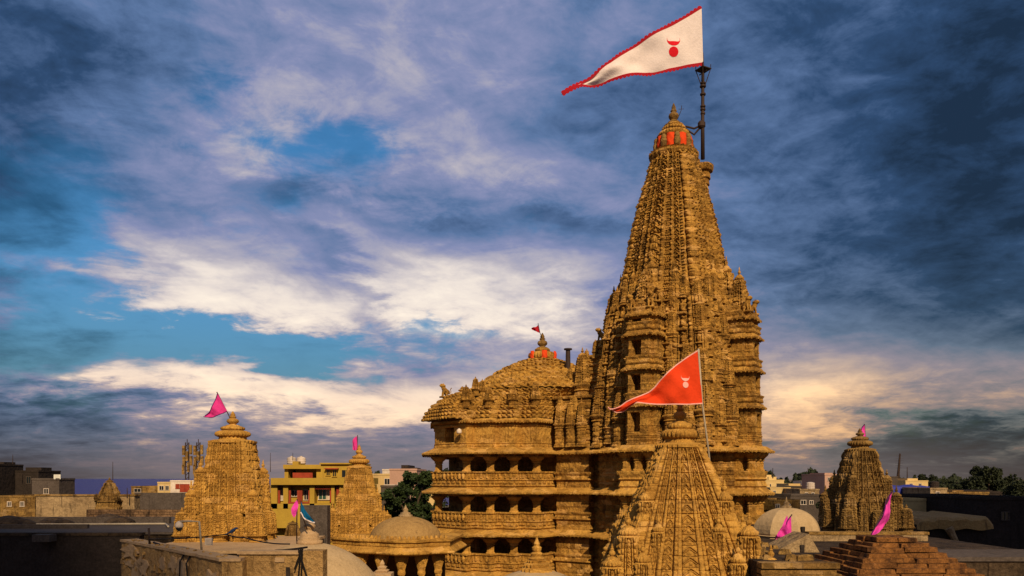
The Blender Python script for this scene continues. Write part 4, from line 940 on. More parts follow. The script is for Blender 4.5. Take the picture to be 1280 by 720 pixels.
# cables over the parapet
def sag(a, b, d, n=14): 
    return [a + (b - a) * f + np.array([0, 0, -d * 4 * f * (1 - f)]) for f in np.linspace(0, 1, n)]
def cable(label, paths, r=.022):
    mb = MB()
    for p in paths: mb.tube(p, r, 6)
    return tag(mb.build('cable', CABLE), label, 'cable')
Y = 33
cable('long black cable sagging from the left post to the broad shrine', [sag(P(186, 674, 36), P(282, 668, 36), .05), sag(P(282, 668, 36), P(306, 672, 35), .03), sag(P(306, 672, 35), P(362, 680, 33), .08)], .03)
cable('thick black cable bundle lying along the parapet behind the coping', [sag(P(192, 678, 37), P(255, 690, 34), .1), sag(P(255, 690, 34), P(300, 695, 33), .12), sag(P(300, 695, 33), P(345, 688, 31.6), .1), sag(P(345, 688, 31.6), P(384, 684, 31.2), .02)], .045)
cable('black cables hanging over the parapet edge in a loop', [sag(P(232, 690, 33.5), P(226, 700, 33.2), 0, 4) + sag(P(225, 702, 32.9), P(224, 740, 32.8), 0, 4), sag(P(240, 691, 33), P(234, 702, 32.6), 0, 4) + sag(P(233, 704, 32.3), P(236, 740, 32.2), 0, 4)], .035)
cable('tangled black cables hanging down the square end post', [sag(P(376, 684, 30.7), P(372, 735, 30.7), .0, 6), sag(P(379, 685, 30.7), P(368, 712, 30.7), -.05, 8), sag(P(373, 686, 30.7), P(384, 722, 30.7), .0, 6), sag(P(378, 684, 30.7), P(376, 735, 30.7), .0, 5)], .032)
# camera globe on its arm, service box, post, bird
t = thing('surveillance_camera', 'white dome camera hanging from a bent pale pipe at the parapet', 'camera', P(251, 686, 34))
mb = MB(); mb.tube([P(252, 688, 34), P(249, 652, 34), P(236, 651.5, 34), P(225, 652, 34)], .045, 10); mb.build('pipe', PALEMETAL, t, True)
mb = MB(); mb.lathe(P(224, 659, 34), [(.05, .26), (.1, .22), (.16, .14), (.18, .02), (.15, -.02)], 16); mb.build('housing', WHITEP, t, True)
mb = MB(); mb.lathe(P(224, 659, 34), [(.03, -.17), (.1, -.13), (.14, -.04), (.14, -.021)], 16); mb.build('lens', GLASS, t, True)
t = thing('junction_box', 'small white junction box against the low wall of the broad shrine', 'box', P(261, 677, 35)); mb = MB(); mb.box(P(261, 677, 35), (.3, .14, .32)); mb.build('box', WHITEP, t); mb = MB(); mb.box(P(261, 677, 34.92), (.24, .02, .26)); mb.build('lid', TANK, t)
pole('post', 'short rusty post standing up behind the coping of the peeling parapet', [P(187, 680, 37), P(186, 660, 37)], .05, METAL, 'post')
mb = MB(); b0 = P(290, 664, 35.9)
mb.tube([b0 + [-.22, 0, -.12], b0 + [-.1, 0, -.06], b0, b0 + [.1, 0, .07], b0 + [.16, 0, .13], b0 + [.22, 0, .14], b0 + [.28, 0, .12]], [.02, .045, .08, .07, .045, .045, .01], 10)
mb.tube([b0 + [-.3, 0, -.16], b0 + [-.16, 0, -.08]], [.03, .03], 6)
for s in (-.02, .03): mb.tube([b0 + [s, 0, -.06], b0 + [s, 0, -.16]], .012, 5)
BIRD = mat('dark_blue_feathers', (.02, .04, .09), (.01, .02, .05), fine=.1); tag(mb.build('bird', BIRD, None, True), 'small dark blue bird perched on the cable before the broad shrine', 'bird')

# ================================================================ flat roofs and terraces
def block(name, label, cat, x0, x1, y0, y1, zt, m, cap=None, capm=None, z0=0.0, group=None, name2='wall'):
    t = thing(name, label, cat, ((x0 + x1) / 2, y0, z0), group); mb = MB(); mb.bx(x0, x1, y0, y1, z0, zt - (.15 if cap else 0)); mb.build(name2, m, t)
    if cap: mb = MB(); mb.bx(x0 - cap, x1 + cap, y0 - cap, y1, zt - .15, zt); mb.build('coping', capm or m, t)
    return t
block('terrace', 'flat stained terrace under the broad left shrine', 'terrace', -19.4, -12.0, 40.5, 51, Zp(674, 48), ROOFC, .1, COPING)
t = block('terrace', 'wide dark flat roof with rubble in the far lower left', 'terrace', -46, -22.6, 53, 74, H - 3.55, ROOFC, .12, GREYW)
mb = MB()
for px, py, s in ((68, 655, 1.1), (78, 656, .9), (60, 656, .8), (10, 658, 1.6), (25, 658, 1.2), (135, 653, 1.4), (150, 655, 1.2), (118, 651, .6)):
    Yy = 1000 * 3.55 / (py - 598) if py > 600 else 60; mb.lathe((Xp(px, Yy), Yy, H - 3.55), [(s, 0), (s * .9, s * .2), (s * .5, s * .42), (s * .1, s * .5)], 9)
mb.build('rubble_heap', ROOFC, t)
block('wall', 'old streaked plaster wall running towards the sea below the tiny shrine', 'wall', Xp(45, 80), Xp(168, 80), 80, 81.2, Zp(618, 80), PLASTER, .1, STONE_R)
block('wall', 'tall dark cement wall with level top beyond the brick wall', 'wall', Xp(168, 84), Xp(300, 84), 84, 84.6, Zp(616, 84), GREYW)
block('wall', 'pitted sooty brick wall behind the broad left shrine', 'wall', Xp(108, 76), Xp(262, 76), 76, 76.5, Zp(637, 76), BRICK)
block('wall', 'low dark stained wall below the far left roof', 'wall', -40, -20.5, 44, 44.6, H - 3.0, DARKW, .06, ROOFC)
block('slab', 'pale tilted slab lying on the dark low wall, far left', 'slab', Xp(44, 43.5), Xp(65, 43.5), 43.2, 43.95, Zp(668, 43.5), GREYW, z0=Zp(677, 43.5), name2='slab')
block('wall', 'grey cement wall behind the pink and teal pennants', 'wall', Xp(375, 56), Xp(409, 56), 56, 57, Zp(632, 56), GREYW)
# stone platform and low roofs, right of the near shrine
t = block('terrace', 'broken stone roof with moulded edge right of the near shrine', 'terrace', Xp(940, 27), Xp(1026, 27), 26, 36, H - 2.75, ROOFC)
mb = MB(); x0, x1 = Xp(938, 27), Xp(1028, 27)
for k, (zo, o) in enumerate(((0, .1), (-.22, .02), (-.38, .14), (-.7, .06), (-1.0, .12))): mb.bx(x0, x1 + o, 26 - .12 - o, 26.3, H - 2.75 + zo - .16, H - 2.75 + zo + .01 * k + .02)
mb.build('edge_moulding', STONE_R, t)
mb = MB()
for k in range(60):
    s = rng.uniform(.08, .34); mb.box((rng.uniform(x0, x1 - .2), rng.uniform(26.5, 35), H - 2.72 + s * .2), (s * 1.6, s * 1.2, s * .7), rng.uniform(0, 3), .7)
struct(mb.build('rubble', STONE_R, t), 'stuff')
t = thing('skylight', 'small pitched roof lantern with dark opening on the broken stone roof', 'skylight', P(992, 690, 33)); mb = MB()
c = P(995, 690, 33); mb.raw([c + [-1.0, -.2, 0], c + [.9, -.2, 0], c + [.9, 1.8, 0], c + [-1.0, 1.8, 0], c + [.5, -.1, .75], c + [.5, 1.7, .75]], [[0, 1, 4], [1, 2, 5, 4], [2, 3, 5], [3, 0, 4, 5], [0, 3, 2, 1]]); mb.build('roof', PLASTER, t)
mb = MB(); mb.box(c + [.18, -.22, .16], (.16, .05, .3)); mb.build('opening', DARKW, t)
block('parapet_wall', 'long mossy parapet below the dark right shrine', 'wall', Xp(1012, 44), Xp(1160, 44), 44, 44.6, Zp(665, 44), PLASTER, .05, STONE_R)
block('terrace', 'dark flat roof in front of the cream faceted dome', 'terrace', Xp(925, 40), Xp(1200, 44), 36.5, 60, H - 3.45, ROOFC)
block('terrace', 'flat roof with shade put into its colour at the lower right edge', 'terrace', Xp(1132, 29), 45, 28, 31, H - 2.75, ROOFC, .05, GREYW)
# cream faceted dome
Y = 47; t = thing('domed_roof', 'cream faceted dome with hairline cracks beside the dark right shrine', 'dome', P(983, 668, Y))
mb = MB(); rows = [(2.0, -.8), (2.0, -.1), (2.12, -.02), (1.95, .02)] + [(1.95 * math.cos(a) ** .9 + .05, .02 + 1.55 * math.sin(a)) for a in np.linspace(.05, 1.45, 10)]
mb.lathe(P(983, 668, Y), rows, 8); mb.build('dome', DOMEP, t)
mb = MB(); mb.lathe(P(983, 636, Y), [(.45, -.15), (.45, .02), (.28, .06), (.3, .16), (.14, .22), (.18, .34), (.06, .46), (.02, .7)], 14); mb.build('finial', PLASTER, t, True)
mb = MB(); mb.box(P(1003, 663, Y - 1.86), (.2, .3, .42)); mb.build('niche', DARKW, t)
# corbelled roof of orange stone blocks
cx, cy = Xp(1108, 27.5), 27.5; t = thing('stepped_roof', 'stepped pyramid roof of worn orange stone blocks, lower right', 'roof', (cx, cy, 0))
zz = H - 2.0; hs = .15
for k, hw in enumerate((.70, .93, 1.15, 1.36, 1.56, 1.75, 1.93, 2.1, 2.27, 2.43, 2.58)):
    mb = MB(); z1 = zz - k * hs; n = max(2, int(hw * 2 / 1.15))
    for sx in range(4):
        a = sx * math.pi / 2 + .05; cuts = np.concatenate([[-hw], np.sort(np.linspace(-hw, hw, n + 1)[1:-1] + rng.normal(0, .13, n - 1)), [hw]])
        for q in range(n):
            x = (cuts[q] + cuts[q + 1]) / 2; bw = cuts[q + 1] - cuts[q] - rng.uniform(.006, .025); X, Yy = x, -hw + .3 + rng.normal(0, .03)
            mb.box((cx + X * math.cos(a) - Yy * math.sin(a), cy + X * math.sin(a) + Yy * math.cos(a), z1 - hs / 2 + rng.normal(0, .014)), (bw, .62, hs * rng.uniform(.86, 1.0)), a + rng.normal(0, .012), rng.uniform(.93, .98))
    mb.box((cx, cy, z1 - hs / 2 - .015), (hw * 2 - .5, hw * 2 - .5, hs - .03), .05); mb.build('stone_course', BLOCKS, t)
zz = H - 2.04
mb = MB()
for k in range(5): mb.box((cx - 1.7 + k * .95 + .1, cy - 2.75, zz - 1.68), (.8, .5, .3), .05)
mb.box((cx, cy, zz - 4), (5.0, 5.0, 4.9), .05); mb.build('wall', BLOCKS, t)
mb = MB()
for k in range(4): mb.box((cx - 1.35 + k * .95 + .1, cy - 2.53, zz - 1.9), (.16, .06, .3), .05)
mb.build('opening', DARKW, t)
# vaulted plaster roofs at the far right
def vault(name, label, x0, x1, ytop, ybot, Y, m, depth=8, legs=False):
    xa, xb = Xp(x0, Y), Xp(x1, Y); zt, zb_ = Zp(ytop, Y), Zp(ybot, Y); t = thing(name, label, 'roof', ((xa + xb) / 2, Y, zb_)); mb = MB(); g = []
    n = 30
    for i in range(n + 1):
        f = i / n; e = min(f, 1 - f) * 2; zc_ = zb_ + (zt - zb_) * (1 - (1 - min(1, e * 5)) ** 2) * (.8 + .2 * math.sin(f * 2.4)) + .06 * math.sin(f * 23) + .04 * math.sin(f * 51); jag = (.5 + .5 * math.sin(f * 17)) * (zt - zb_) * .25
        X = xa + (xb - xa) * f; g.append([(X, Y - .05, zb_ - .3 - jag), (X, Y, zc_ - .2), (X + .2, Y + .4, zc_), (X + .6, Y + depth, zc_ + .1)])
    mb.grid(np.array(g)); mb.build('vault', m, t); mb = MB(); mb.bx(xa + .3, xb - .3, Y + .3, Y + depth, 0, zb_ - .01); mb.build('wall', DARKW, t)
    if legs:
        mb = MB(); mb.tube([P(1186, 660, Y - .1), P(1190, 668, Y - .1), P(1196, 678, Y - .1), P(1204, 684, Y - .1)], [.35, .28, .2, .12], 8); mb.build('broken_rib', PLASTER, t)
    return t
vault('vaulted_roof', 'ragged pale vaulted roof with a broken rib hanging from its edge', 1146, 1242, 647, 656, 62, PAVD, 9, True)
vault('vaulted_roof', 'low rounded plaster roof behind the ragged vaulted roof', 1168, 1240, 627, 636, 92, PAVD, 10)

# ================================================================ houses
WP = {}
def window_part(t, x, y, z, w, h, fm, gm, frame=.07):
    key = (round(w, 2), round(h, 2), fm.name, gm.name)
    if key not in WP:
        mb = MB(); f = frame
        for X, Z, ww, hh in ((0, h / 2 + f / 2, w + 2 * f, f), (0, -h / 2 - f / 2, w + 2 * f + .1, f), (-w / 2 - f / 2, 0, f, h), (w / 2 + f / 2, 0, f, h), (0, 0, .05, h)): mb.box((X, 0, Z), (ww, .14, hh))
        fr = mb.build('window', fm, None, False, origin=(0, 0, 0)); mb = MB(); mb.box((0, .02, 0), (w, .06, h)); pa = mb.build('pane', gm, None, False, origin=(0, 0, 0)); WP[key] = (fr, pa)
    fr, pa = WP[key]; f2 = place(fr, t, (x, y, z)); 
    p2 = pa if pa.parent is None else pa.copy()
    if p2 is not pa: C.objects.link(p2)
    p2.parent = f2; p2.location = (0, 0, 0); return f2
def house(name, label, px0, px1, pyt, Y, depth, m, wins=(), par=.25, group=None, extra=(), cat='house', trim=WHITEP, glass=GLASS):
    x0, x1, zt = Xp(px0, Y), Xp(px1, Y), Zp(pyt, Y); t = thing(name, label, cat, ((x0 + x1) / 2, Y, 0), group)
    mb = MB(); mb.bx(x0, x1, Y, Y + depth, 0, zt); mb.build('wall', m, t)
    if m.name.startswith('dark'): trim = GREYW
    mb = MB(); w = .25
    for a, b, c, d in ((x0 - .06, x1 + .06, Y - .06, Y + w), (x0 - .06, x1 + .06, Y + depth - w, Y + depth), (x0 - .06, x0 + w, Y + w, Y + depth - w), (x1 - w, x1 + .06, Y + w, Y + depth - w)): mb.bx(a, b, c, d, zt, zt + par)
    mb.build('parapet', m, t)
    for ex in extra:
        ax, bx_, at_, dy, mm, nm = ex; mb = MB(); mb.bx(Xp(ax, Y), Xp(bx_, Y), Y + dy, Y + depth * .8, zt + .002, Zp(at_, Y)); mb.build(nm, mm, t)
    for wx, wy, ww, wh in wins: window_part(t, Xp(wx, Y), Y - .02, Zp(wy, Y), ww * Y / F, wh * Y / F, trim, glass)
    return t
# yellow house with red shutters
Y = 88; t = thing('yellow_house', 'yellow flat-roofed house with red shutters and two white water tanks', 'house', (Xp(390, Y), Y, 0))
mb = MB()
def yb(a, b, top, bot, y0, y1): mb.bx(Xp(a, Y), Xp(b, Y), y0, y1, Zp(bot, Y), Zp(top, Y))
yb(340, 450, 597.5, 606, Y - .5, Y + 12)                                            # roof band
for a, b in ((338, 346.5), (354, 360), (387, 393), (414, 418), (424, 450)): yb(a, b, 606, 650, Y, Y + 1.2)
yb(338, 450, 629.5, 636, Y, Y + 1.2); yb(338, 450, 636, 660, Y + .02, Y + 1.2); mb.bx(Xp(338, Y), Xp(450, Y), Y + 1.25, Y + 11, 0, Zp(606.5, Y)); mb.build('wall', YELLOW, t)
mb = MB(); yb(341, 391, 580, 585.5, Y + 4, Y + 11); yb(341, 346, 585.5, 597.5, Y + 4.5, Y + 11); yb(383, 391, 585.5, 597.4, Y + 4.5, Y + 11); yb(350, 358, 575.5, 580, Y + 5, Y + 8); yb(350, 383, 585.5, 597.4, Y + 6.5, Y + 11); mb.build('roof_room', YELLOW, t)
mb = MB(); yb(397, 442, 579, 597.4, Y + 1.5, Y + 10); yb(396, 443, 578.2, 580, Y + 1.2, Y + 10.2); mb.build('upper_storey', YELLOW, t)
mb = MB(); yb(353, 379, 590.5, 597.3, Y + 4.1, Y + 4.3); mb.build('red_balustrade', REDP, t)
mb = MB(); 
for a, b in ((346.5, 349), (360, 362.5), (370.5, 377), (384.5, 387)): yb(a, b, 613, 629.4, Y + .3, Y + .42)
yb(360, 387, 627.5, 629.4, Y - .04, Y + .2); yb(393, 414, 610, 611.5, Y + .1, Y + .3); yb(411.5, 414, 611, 628, Y + .3, Y + .5); yb(420, 424.5, 609, 632, Y + .2, Y + 1); mb.build('shutter', REDP, t)
for wx, wy, ww, wh, yo, gm, fm in ((350.5, 619, 5, 13, 1.18, TANK, WHITEP), (364.5, 617, 6, 7, 1.18, GLASS, WHITEP), (379.5, 619, 5, 12, 1.18, GLASS, WHITEP), (400, 618, 9, 13, 1.18, GREENP, WHITEP), (409, 618, 4, 13, 1.18, TANK, WHITEP), (411, 646, 5, 10, -.1, TANK, REDP), (406.5, 590, 4, 8, 1.45, GLASS, YELLOW), (414.5, 591, 4, 9, 1.45, GLASS, YELLOW), (429, 592, 10, 9, 1.45, GLASS, YELLOW)):
    window_part(t, Xp(wx, Y), Y + yo, Zp(wy, Y), ww * Y / F, wh * Y / F, fm, gm)
mb = MB(); 
for a, b, tp_, bt in ((403, 420, 585, 586.3),): yb(a, b, tp_, bt, Y + .9, Y + 1.5)
mb.build('window_hood', REDP, t)
for px, r in ((364.5, .50), (376.5, .46)):
    tk = thing('water_tank', f'{"wider" if px < 370 else "narrower"} white water tank on the roof of the yellow house', 'water tank', P(px, 580, Y + 6.5), 'water tanks of the yellow house')
    Yt = Y + 6.5; mb = MB(); c = P(px, 580, Yt); s = Yt / 1000; mb.lathe(c, [(5.4 * s, 0), (5.6 * s, 2 * s), (5.3 * s, 2.4 * s), (5.6 * s, 3 * s), (5.6 * s, 5 * s), (5.3 * s, 5.4 * s), (5.6 * s, 6 * s), (5.4 * s, 7.6 * s), (3 * s, 8.8 * s)], 20); mb.build('tank', TANK, tk, True)
    mb = MB(); mb.lathe(c, [(1.8 * s, 8.6 * s), (2 * s, 9.6 * s), (.5 * s, 10 * s)], 12); mb.build('lid', TANK, tk, True)
# houses near and far (each with its own look)
house('house', 'dusty pink house with dark tank frame on its roof, left of the leafy tree', 487, 521, 588, 110, 12, PINKW, [(500, 606, 5, 6)], extra=[(499, 508, 581, 2, DARKW, 'roof_frame'), (509, 516, 584, 4, DARKW, 'water_tank')])
house('house', 'small cream house with arched opening between slender shrine and pink house', 466, 492, 594, 125, 10, CREAM, [(484, 602, 6, 7)])
house('house', 'grey low house with white roof below the pink house', 476, 505, 609, 100, 6, GREYW, [], extra=[(478, 492, 606, 1, WHITEP, 'roof_slab')])
house('house', 'white and red house under the antenna frames on the left shore', 213, 252, 602, 140, 12, WHITEP, [(222, 608, 4, 5), (231, 610, 11, 9), (244, 608, 4, 5)], trim=REDP, glass=REDP, extra=[(234, 250, 592, 3, CREAM, 'stair_room')])
house('house', 'pale house with barred balcony beside the white and red house', 197, 213, 604, 150, 10, CREAM, [(202, 610, 5, 5), (209, 610, 4, 5)])
house('house', 'low brown shed on the shore left of the pale balcony house', 164, 197, 609, 170, 10, STONE_R, [(172, 613, 8, 4)])
house('dark_building', 'blocky building with shade put into its dark colour at the left edge of the town', -40, -2, 582, 118, 6, DARKW, [(-12, 612, 8, 10)], extra=[(-24, -6, 577, 2, DARKW, 'roof_room')], cat='building')
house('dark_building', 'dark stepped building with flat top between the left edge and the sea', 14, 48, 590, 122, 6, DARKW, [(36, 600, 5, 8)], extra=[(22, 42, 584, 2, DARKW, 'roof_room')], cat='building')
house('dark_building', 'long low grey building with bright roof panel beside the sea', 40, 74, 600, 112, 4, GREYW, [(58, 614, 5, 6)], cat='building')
mb = MB(); mb.box(P(71.5, 596, 112), (.9, .08, .65), .1); PANEL = mat('bright_roof_panel', (.8, .72, .55), fine=.02); tag(mb.build('roof_panel', PANEL), 'small bright reflecting panel standing on the long grey building by the sea', 'panel')
house('house', 'cream stepped house with roof mast at the tower foot on the right', 955, 980, 601, 190, 14, CREAM, [(962, 607, 3, 4), (972, 608, 3, 4)], extra=[(959, 974, 596, 2, CREAM, 'roof_room'), (965, 971, 593.5, 4, CREAM, 'stair_head')])
house('house', 'long bright cream house with plain front beyond the brown shed roofs', 963, 988, 611, 140, 10, CREAM, [(968, 615, 2.5, 3)])
house('house', 'pale cream house directly beside the tower balconies', 936, 962, 606, 150, 12, CREAM, [(948, 611, 3, 5), (955, 613, 2, 3)])
house('house', 'small cream cottage with grey porch in the middle distance right of the tower', 986, 1000, 606, 175, 8, CREAM, [(995, 610, 4, 4)])
house('house', 'peach house with red door in front of the far trees', 1000, 1032, 609, 165, 10, CREAM, [(1009, 613, 3, 5)], trim=REDP, glass=REDP)
house('house', 'long grey house with white parapet behind the cream dome', 988, 1026, 620, 118, 6, GREYW, [(1004, 628, 6, 5), (1014, 628, 4, 4)], extra=[(988, 1026, 618.6, .5, WHITEP, 'roof_slab')])
house('house', 'pinkish unfinished house behind the left flank of the dark right shrine', 1031, 1058, 594, 150, 12, PINKW, [(1037, 599, 4, 4)], extra=[(1036, 1046, 591, 2, PINKW, 'roof_room')])
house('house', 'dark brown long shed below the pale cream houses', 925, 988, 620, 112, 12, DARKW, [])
house('house', 'cream wall house with dark blue window right of the dark shrine', 1118, 1160, 626, 78, 8, CREAM, [(1134, 643, 11, 9)], extra=[(1122, 1154, 624, 1, COPING, 'roof_slab')])
house('house', 'cream two-step house behind the blue tarpaulin', 1132, 1160, 602, 175, 12, CREAM, [(1139, 606, 3, 3), (1150, 606, 3, 3)], extra=[(1140, 1153, 598, 2, CREAM, 'roof_room')])
house('house', 'grey distant house at the right flank of the dark shrine', 1102, 1122, 597, 160, 12, GREYW, [(1110, 603, 3, 3)])
house('dark_building', 'broad building coloured dark to stand for shade, below the right tree', 1198, 1310, 617, 128, 10, DARKW, [(1215, 622, 5, 5)], cat='building', extra=[(1210, 1250, 613, 2, DARKW, 'roof_room')])
house('dark_building', 'black house block with shade put into its colour at the right edge', 1234, 1310, 625, 68, 16, DARKW, [(1256, 645, 8, 9)], cat='building')
house('house', 'small yellow-ochre gabled hut before the dark shed, right of the tower', 949, 969, 640, 84, 5, STONE_R, [])
t = thing('gable_roof', 'low ochre pitched roof on the hut right of the tower', 'roof', P(959, 640, 84)); mb = MB(); a = P(959, 640, 83.8)
mb.raw([a + [-1.0, 0, .25], a + [1.0, 0, .25], a + [1.0, 5.4, .25], a + [-1.0, 5.4, .25], a + [0, 0, 1.5], a + [0, 5.4, 1.5]], [[0, 1, 4], [1, 2, 5, 4], [2, 3, 5], [3, 0, 4, 5], [0, 3, 2, 1]]); mb.build('roof', STONE_S, t)
t = thing('red_hut', 'hut with faded red roof next to the tower on the right', 'hut', P(941, 640, 90)); mb = MB(); a = P(940, 637, 90); mb.bx(a[0] - 1.3, a[0] + .9, 90, 94, 0, a[2]); mb.build('wall', PINKW, t); mb = MB(); mb.raw([a + [-1.5, -.3, 0], a + [1.1, -.3, 0], a + [1.1, 2.2, 1.0], a + [-1.5, 2.2, 1.0], a + [-1.5, 4.4, 0], a + [1.1, 4.4, 0]], [[0, 1, 2, 3], [3, 2, 5, 4], [0, 3, 4], [1, 5, 2]]); mb.build('roof', REDP, t)
mb = MB(); g = []
for i in range(17):
    f = i / 16; x = Xp(1114 + 51 * f, 120); g.append([(x, 120 + .15 * math.sin(f * 30), Zp(621, 120) + .08 * math.sin(f * 22)), (x, 120.1 + .1 * math.sin(f * 26), Zp(614, 120)), (x, 120.3, Zp(608.5, 120)), (x, 123, Zp(606.5, 120) + .1 * math.sin(f * 12))])
mb.grid(np.array(g)); tag(mb.build('tarpaulin', BLUEP), 'blue tarpaulin stretched over a shed right of the dark shrine', 'tarpaulin')
house('shed', 'low shed carrying the blue tarpaulin', 1116, 1163, 609, 120.4, 4, GREYW, [], par=.02, cat='shed')

# a denser town: more roofs between the shrines, each with a tank or a stair room
def tank_on(t, px, pyb, Y, r, h):
    mb = MB(); mb.lathe(P(px, pyb, Y), [(r, 0), (r * 1.04, h * .3), (r * .98, h * .33), (r * 1.04, h * .6), (r * .98, h * .63), (r, h * .9), (r * .4, h)], 14); mb.build('water_tank', random.choice([TANK, DARKW]), t)
for nm, lb, a, b, tp_, Y, dp, m, wn, ex, tk in (
    ('house', 'ochre house with two dark windows just left of the slender shrine top', 418, 446, 592, 118, 10, YELLOW, [(428, 598, 4, 5)], [], None),
    ('house', 'pale cream house with black tank between pink house and tree', 515, 545, 597, 140, 10, CREAM, [(523, 602, 3, 4), (531, 602, 3, 4)], [], (520, .8)),
    ('house', 'narrow white stair tower behind the pink house roof', 478, 488, 588, 150, 8, WHITEP, [(483, 594, 3, 4)], [], None),
    ('house', 'brown two-storey house low behind the cream faceted dome', 962, 1000, 627, 98, 8, STONE_R, [(972, 633, 4, 5), (985, 633, 4, 5)], [], None),
    ('house', 'cream house with small tank right behind the faceted dome', 1000, 1024, 613, 132, 8, PLASTER, [(1008, 618, 3, 4), (1016, 618, 3, 4)], [], (1013, .7)),
    ('house', 'tiny white house far off under the thin horizon mast', 1002, 1020, 602, 260, 8, WHITEP, [(1010, 605, 2, 2)], [], None),
    ('house', 'far beige house row end beside the lattice mast', 1108, 1132, 600, 240, 12, CREAM, [(1114, 603, 2, 2), (1125, 603, 2, 2)], [(1112, 1118, 597.5, 2, CREAM, 'roof_room')], None),
    ('house', 'ochre low house right of the blue tarpaulin shed', 1163, 1184, 612, 112, 8, PLASTER, [(1172, 617, 4, 4)], [], (1168, .6)),
    ('house', 'brown flat house behind the low rounded plaster roof', 1182, 1236, 617, 116, 8, STONE_R, [(1198, 622, 4, 4), (1214, 622, 4, 4)], [(1200, 1214, 613, 2, STONE_R, 'roof_room')], None),
    ('house', 'grey brown house block on the shore below the dark left buildings', 0, 44, 622, 92, 8, STONE_R, [(12, 630, 4, 5), (28, 630, 4, 5)], [], None)):
    t = house(nm, lb, a, b, tp_, Y, dp, m, wn, extra=ex)
    if tk: tank_on(t, tk[0], tp_ - .1, Y + 3, tk[1], tk[1] * 2)
# low dividing walls, a pipe and patches on the wide left roof
for lb, x0, x1, y0, y1, h in (('low dividing wall across the wide left roof', -44, -27, 63, 63.4, .5), ('short broken stub wall on the wide left roof near the brick wall', -27.5, -24, 70, 70.5, .9), ('long kerb along the front of the wide left roof', -45, -30, 56.5, 56.8, .3)):
    block('wall', lb, 'wall', x0, x1, y0, y1, H - 3.55 + h, GREYW, z0=H - 3.56)
tag((lambda mb: (mb.tube([(-43, 60, H - 3.4), (-34, 59.5, H - 3.42), (-26, 60, H - 3.4), (-24.5, 57, H - 3.42)], .07, 8), mb.build('pipe', PALEMETAL))[1])(MB()), 'thin pale water pipe lying across the wide left roof', 'pipe')
# ---------------------------------------------------------------- masts and antennas
def antenna(px, label, Y=142):
    t = thing('antenna_tower', label, 'antenna', P(px, 592, Y), 'antenna frames on the shore house'); mb = MB(); s = Y / F
    for dx_ in (-2, 2): mb.tube([P(px + dx_, 603, Y), P(px + dx_, 553, Y)], .10, 6)
    for k in range(9): mb.tube([P(px - 2, 600 - k * 5.2, Y), P(px + 2, 595.5 - k * 5.2, Y)], .06, 5)
    mb.tube([P(px, 560, Y), P(px, 549, Y)], .07, 6); mb.build('lattice', METAL, t)
    pb = MB(); pb.box((0, 0, 0), (.42, .3, 1.7)); pp = proto('panel', pb, STONE_R)
    for dx_, py in ((-4.6, 563), (4.4, 562), (-4.2, 577), (4.8, 576), (-.5, 570), (1.5, 584), (-5, 587)): place(pp, t, P(px + dx_, py, Y - .4))
    return t
antenna(234, 'left antenna lattice with pale panels above the white and red house'); antenna(248, 'right antenna lattice with pale panels, nearer the broad shrine')
def mast(px, y0, y1, Y, label, lean=0, r=.12, rungs=0):
    mb = MB(); mb.tube([P(px, y0, Y), P(px + lean, y1, Y)], [r, r * .5], 6)
    for k in range(rungs): mb.box(P(px + lean * k / rungs, y0 + (y1 - y0) * k / rungs, Y), (r * 5, .05, .05), .3 * k)
    return tag(mb.build('mast', METAL), label, 'mast')
mast(1122, 603, 567, 260, 'leaning dark lattice mast on the horizon right of the dark shrine', 3, .5, 12); mast(1134, 602, 584, 260, 'thin far mast between the lattice mast and the right trees', 0, .18)
mast(1010, 600, 585, 320, 'faint thin mast over the far tree line', 0, .25); mast(966, 598, 585, 190, 'short mast on the cream stepped house', 0, .14); mast(947, 620, 602, 148, 'lamp post before the pale cream house', 0, .1)
mast(141, 600, 577, 82, 'thin wire mast above the tiny far shrine', 0, .04); mast(16, 580, 568, 118, 'thin aerial on the dark building at the left edge', 0, .06); mast(338, 590, 566, 92, 'thin aerial left of the water tanks', 0, .04); mast(366, 575, 566, 94, 'thin aerial above the wider water tank', 0, .04)
mast(159, 623, 610, 79, 'short white post at the end of the old plaster wall', 0, .06)

